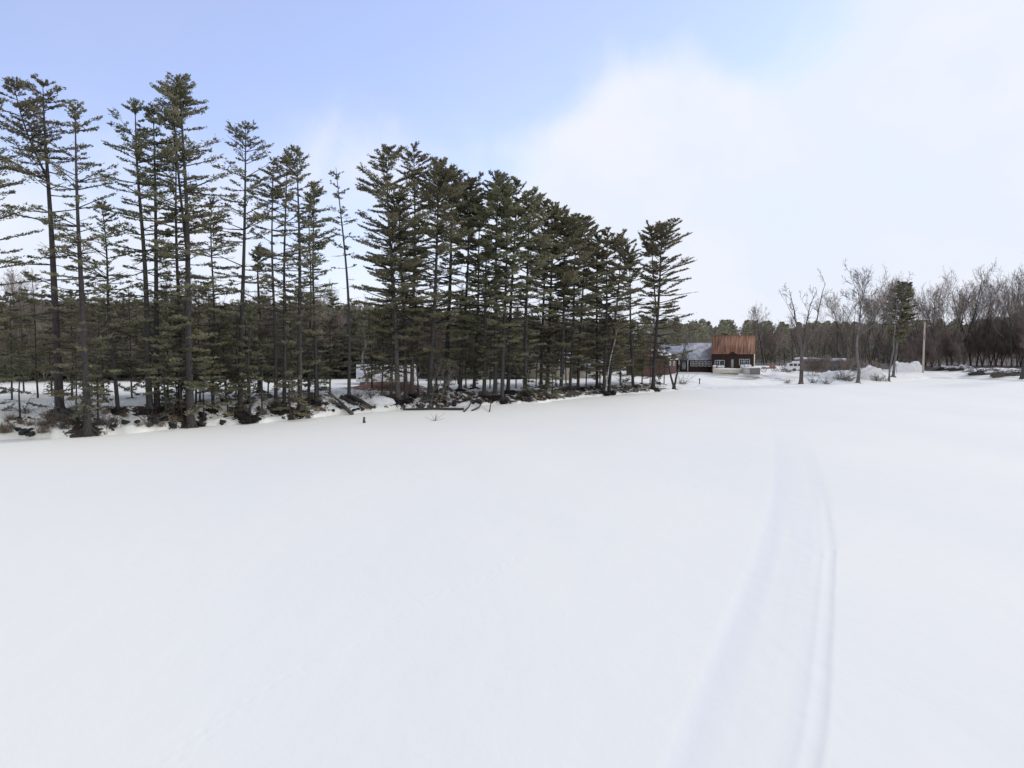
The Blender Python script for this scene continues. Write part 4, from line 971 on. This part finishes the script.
mask = np.maximum(mask, .8 * np.exp(-((GX + 13.5) / 6) ** 2) * np.exp(-((D - 8) / 3) ** 2))
ox, oy, oz = hit(378, 384)
og = 1.2 * np.exp(-((GX - ox - 1) / 6.0) ** 2) * np.exp(-((GY - oy + .5) / 4.0) ** 2); orange = np.maximum(orange * .3, np.clip(og * 1.3, 0, 1)); mask = np.maximum(mask, 1.15 * og)
mask += .9 * sstep(70, 95, GY - np.interp(GX, [-60, 0, 60, 200], [38, 55, 130, 110])) * 0
fy = np.interp(GX, [-130, -40, 0, 20, 34, 60, 95, 100, 112, 300], [106, 112, 126, 142, 205, 206, 200, 186, 180, 170])
forest = sstep(0, 6, GY - fy); mask = np.maximum(mask, forest * 1.2)
brown = forest
mb = MB(); ny, nx = GX.shape
ii = (np.arange(ny - 1)[:, None] * nx + np.arange(nx - 1)[None, :]).ravel()
mb.add(np.stack([GX, GY, Z], -1).reshape(-1, 3), np.stack([ii, ii + 1, ii + nx + 1, ii + nx], -1))
land = obj('ground', mb, LAND, smooth=True)
for nme, arr in (('mask', mask), ('orange', np.clip(orange, 0, 1)), ('floor', brown)):
    a = land.data.attributes.new(nme, 'FLOAT', 'POINT'); a.data.foreach_set('value', arr.ravel().astype(np.float32))
tag(land, 'snowy shore and bank with patches of bare dark soil', 'ground', kind='structure')

# ------------------------------------------------------------------ light, sky
SUN_AZ, SUN_EL = R(60), R(34)      # azimuth from +Y towards +X
sd = bpy.data.lights.new('Sun', 'SUN'); sd.energy = 1.45; sd.angle = R(11); sd.color = (1, .95, .88)
so = bpy.data.objects.new('Sun', sd); C.objects.link(so)
v = Vector((math.sin(SUN_AZ) * math.cos(SUN_EL), math.cos(SUN_AZ) * math.cos(SUN_EL), math.sin(SUN_EL)))
so.rotation_euler = v.to_track_quat('Z', 'Y').to_euler()
W = bpy.data.worlds.new('World'); S.world = W; W.use_nodes = True
nt = W.node_tree; N = nt.nodes; L = nt.links; bg = N['Background']; bg.inputs[1].default_value = .1
sky = N.new('ShaderNodeTexSky'); sky.sky_type = 'NISHITA'; sky.sun_disc = False; sky.sun_elevation = SUN_EL; sky.sun_rotation = SUN_AZ
sky.altitude = 100; sky.air_density = 1.0; sky.dust_density = .6; sky.ozone_density = 1.5
tc = N.new('ShaderNodeTexCoord'); sx = N.new('ShaderNodeSeparateXYZ'); L.new(tc.outputs['Generated'], sx.inputs[0])
def mth(op, a, b=None, c=None, clamp=False):
    n = N.new('ShaderNodeMath'); n.operation = op; n.use_clamp = clamp
    for i, q in enumerate((a, b, c)):
        if q is None: continue
        if isinstance(q, (int, float)): n.inputs[i].default_value = q
        else: L.new(q, n.inputs[i])
    return n.outputs[0]
def wn(scale, det, loc=(0, 0, 0), st=(1, 1, 2.2), dist=0, rough=.5):
    mp = N.new('ShaderNodeMapping'); mp.inputs['Location'].default_value = loc; mp.inputs['Scale'].default_value = st
    n = N.new('ShaderNodeTexNoise'); n.inputs['Scale'].default_value = scale; n.inputs['Detail'].default_value = det; n.inputs['Distortion'].default_value = dist
    n.inputs['Roughness'].default_value = rough
    L.new(tc.outputs['Generated'], mp.inputs[0]); L.new(mp.outputs[0], n.inputs['Vector']); return n.outputs[0]
def smooth(v, a, b):
    m_ = N.new('ShaderNodeMapRange'); m_.interpolation_type = 'SMOOTHSTEP'; m_.inputs[1].default_value = a; m_.inputs[2].default_value = b; L.new(v, m_.inputs[0]); return m_.outputs[0]
def dirpx(px, py): d = ray(px, py); return d / np.linalg.norm(d)
def spot(px, py, r_in, r_out):
    """soft cloud area around a sky direction (radii in degrees)"""
    d = dirpx(px, py); n = N.new('ShaderNodeVectorMath'); n.operation = 'DOT_PRODUCT'; n.inputs[1].default_value = tuple(d)
    L.new(tc.outputs['Generated'], n.inputs[0]); return smooth(n.outputs['Value'], math.cos(R(r_out)), math.cos(R(r_in)))
n1 = wn(2.6, 7, (.3, .1, .7), dist=.4); n2 = wn(5, 6, (3, 1, 2), st=(1, 1, 1.2), rough=.55)
low = smooth(sx.outputs['Z'], .40, .12)              # haze near the horizon
cov = mth('MULTIPLY', low, .62)
for (px, py, a, b, w) in [(760, 190, 8, 21, .55), (640, 130, 1, 9, .25), (960, 60, 5, 15, .60), (1020, 250, 8, 22, .3), (350, 120, 1, 8, .2), (60, 230, 6, 20, .3), (560, 330, 10, 24, .3), (690, 100, 1, 7, .3)]:
    cov = mth('ADD', cov, mth('MULTIPLY', spot(px, py, a, b), w))
for (px, py, a, b, w) in [(790, 10, 1, 7, .75), (700, 10, 1, 7, .45), (470, 70, 2, 11, .4), (100, 20, 6, 18, .2), (930, 190, 2, 8, .5), (560, 20, 3, 10, .3)]:
    cov = mth('SUBTRACT', cov, mth('MULTIPLY', spot(px, py, a, b), w))
cov = mth('ADD', cov, mth('MULTIPLY', mth('SUBTRACT', n1, .5), 1.45))
cov = mth('ADD', cov, mth('MULTIPLY', mth('SUBTRACT', n2, .5), .75))
n3 = wn(7, 8, (1, 5, 2), st=(1.6, 1, 1.0), dist=1.2, rough=.62); cov = mth('ADD', cov, mth('MULTIPLY', mth('SUBTRACT', n3, .5), .7))
# cover overhead and behind too, so the light stays soft
back = smooth(sx.outputs['Y'], .35, -.2); cov = mth('ADD', cov, mth('MULTIPLY', back, .6))
cov = smooth(cov, -.02, 1.12)
cov = mth('ADD', mth('MULTIPLY', cov, .70), .30)     # a thin veil everywhere
mx = N.new('ShaderNodeMix'); mx.data_type = 'RGBA'; L.new(cov, mx.inputs[0])
gain = N.new('ShaderNodeMix'); gain.data_type = 'RGBA'; gain.blend_type = 'MULTIPLY'; gain.inputs[0].default_value = 1; gain.inputs[7].default_value = (2.05, 1.92, 2.42, 1)
L.new(sky.outputs[0], gain.inputs[6]); L.new(gain.outputs[2], mx.inputs[6])
cc = N.new('ShaderNodeMix'); cc.data_type = 'RGBA'; L.new(smooth(n2, .3, .7), cc.inputs[0]); cc.inputs[6].default_value = (8.1, 8.8, 10.0, 1); cc.inputs[7].default_value = (8.9, 9.15, 10.0, 1)
hi = N.new('ShaderNodeMix'); hi.data_type = 'RGBA'; hi.inputs[0].default_value = 1; hi.blend_type = 'MULTIPLY'; L.new(cc.outputs[2], hi.inputs[6])
br = mth('ADD', 1, mth('MULTIPLY', back, .12)); cb_ = N.new('ShaderNodeCombineXYZ'); [L.new(mth('MULTIPLY', br, mth('ADD', 1, mth('MULTIPLY', back, q_))), cb_.inputs[i]) for i, q_ in enumerate((.05, .0, -.09))]; L.new(cb_.outputs[0], hi.inputs[7]); L.new(hi.outputs[2], mx.inputs[7]); L.new(mx.outputs[2], bg.inputs[0])

# ------------------------------------------------------------------ camera
cd = bpy.data.cameras.new('Camera'); cd.sensor_width = 36; cd.lens = 36 * F / 1024; cd.clip_end = 6000; cd.clip_start = .1
co = bpy.data.objects.new('Camera', cd); C.objects.link(co); co.location = (0, 0, CAMH); co.rotation_euler = (R(90) - PITCH, 0, 0)
S.camera = co
S.view_settings.view_transform = 'Standard'; S.view_settings.look = 'None'; S.view_settings.exposure = 0
S.render.resolution_x = 1024; S.render.resolution_y = 768
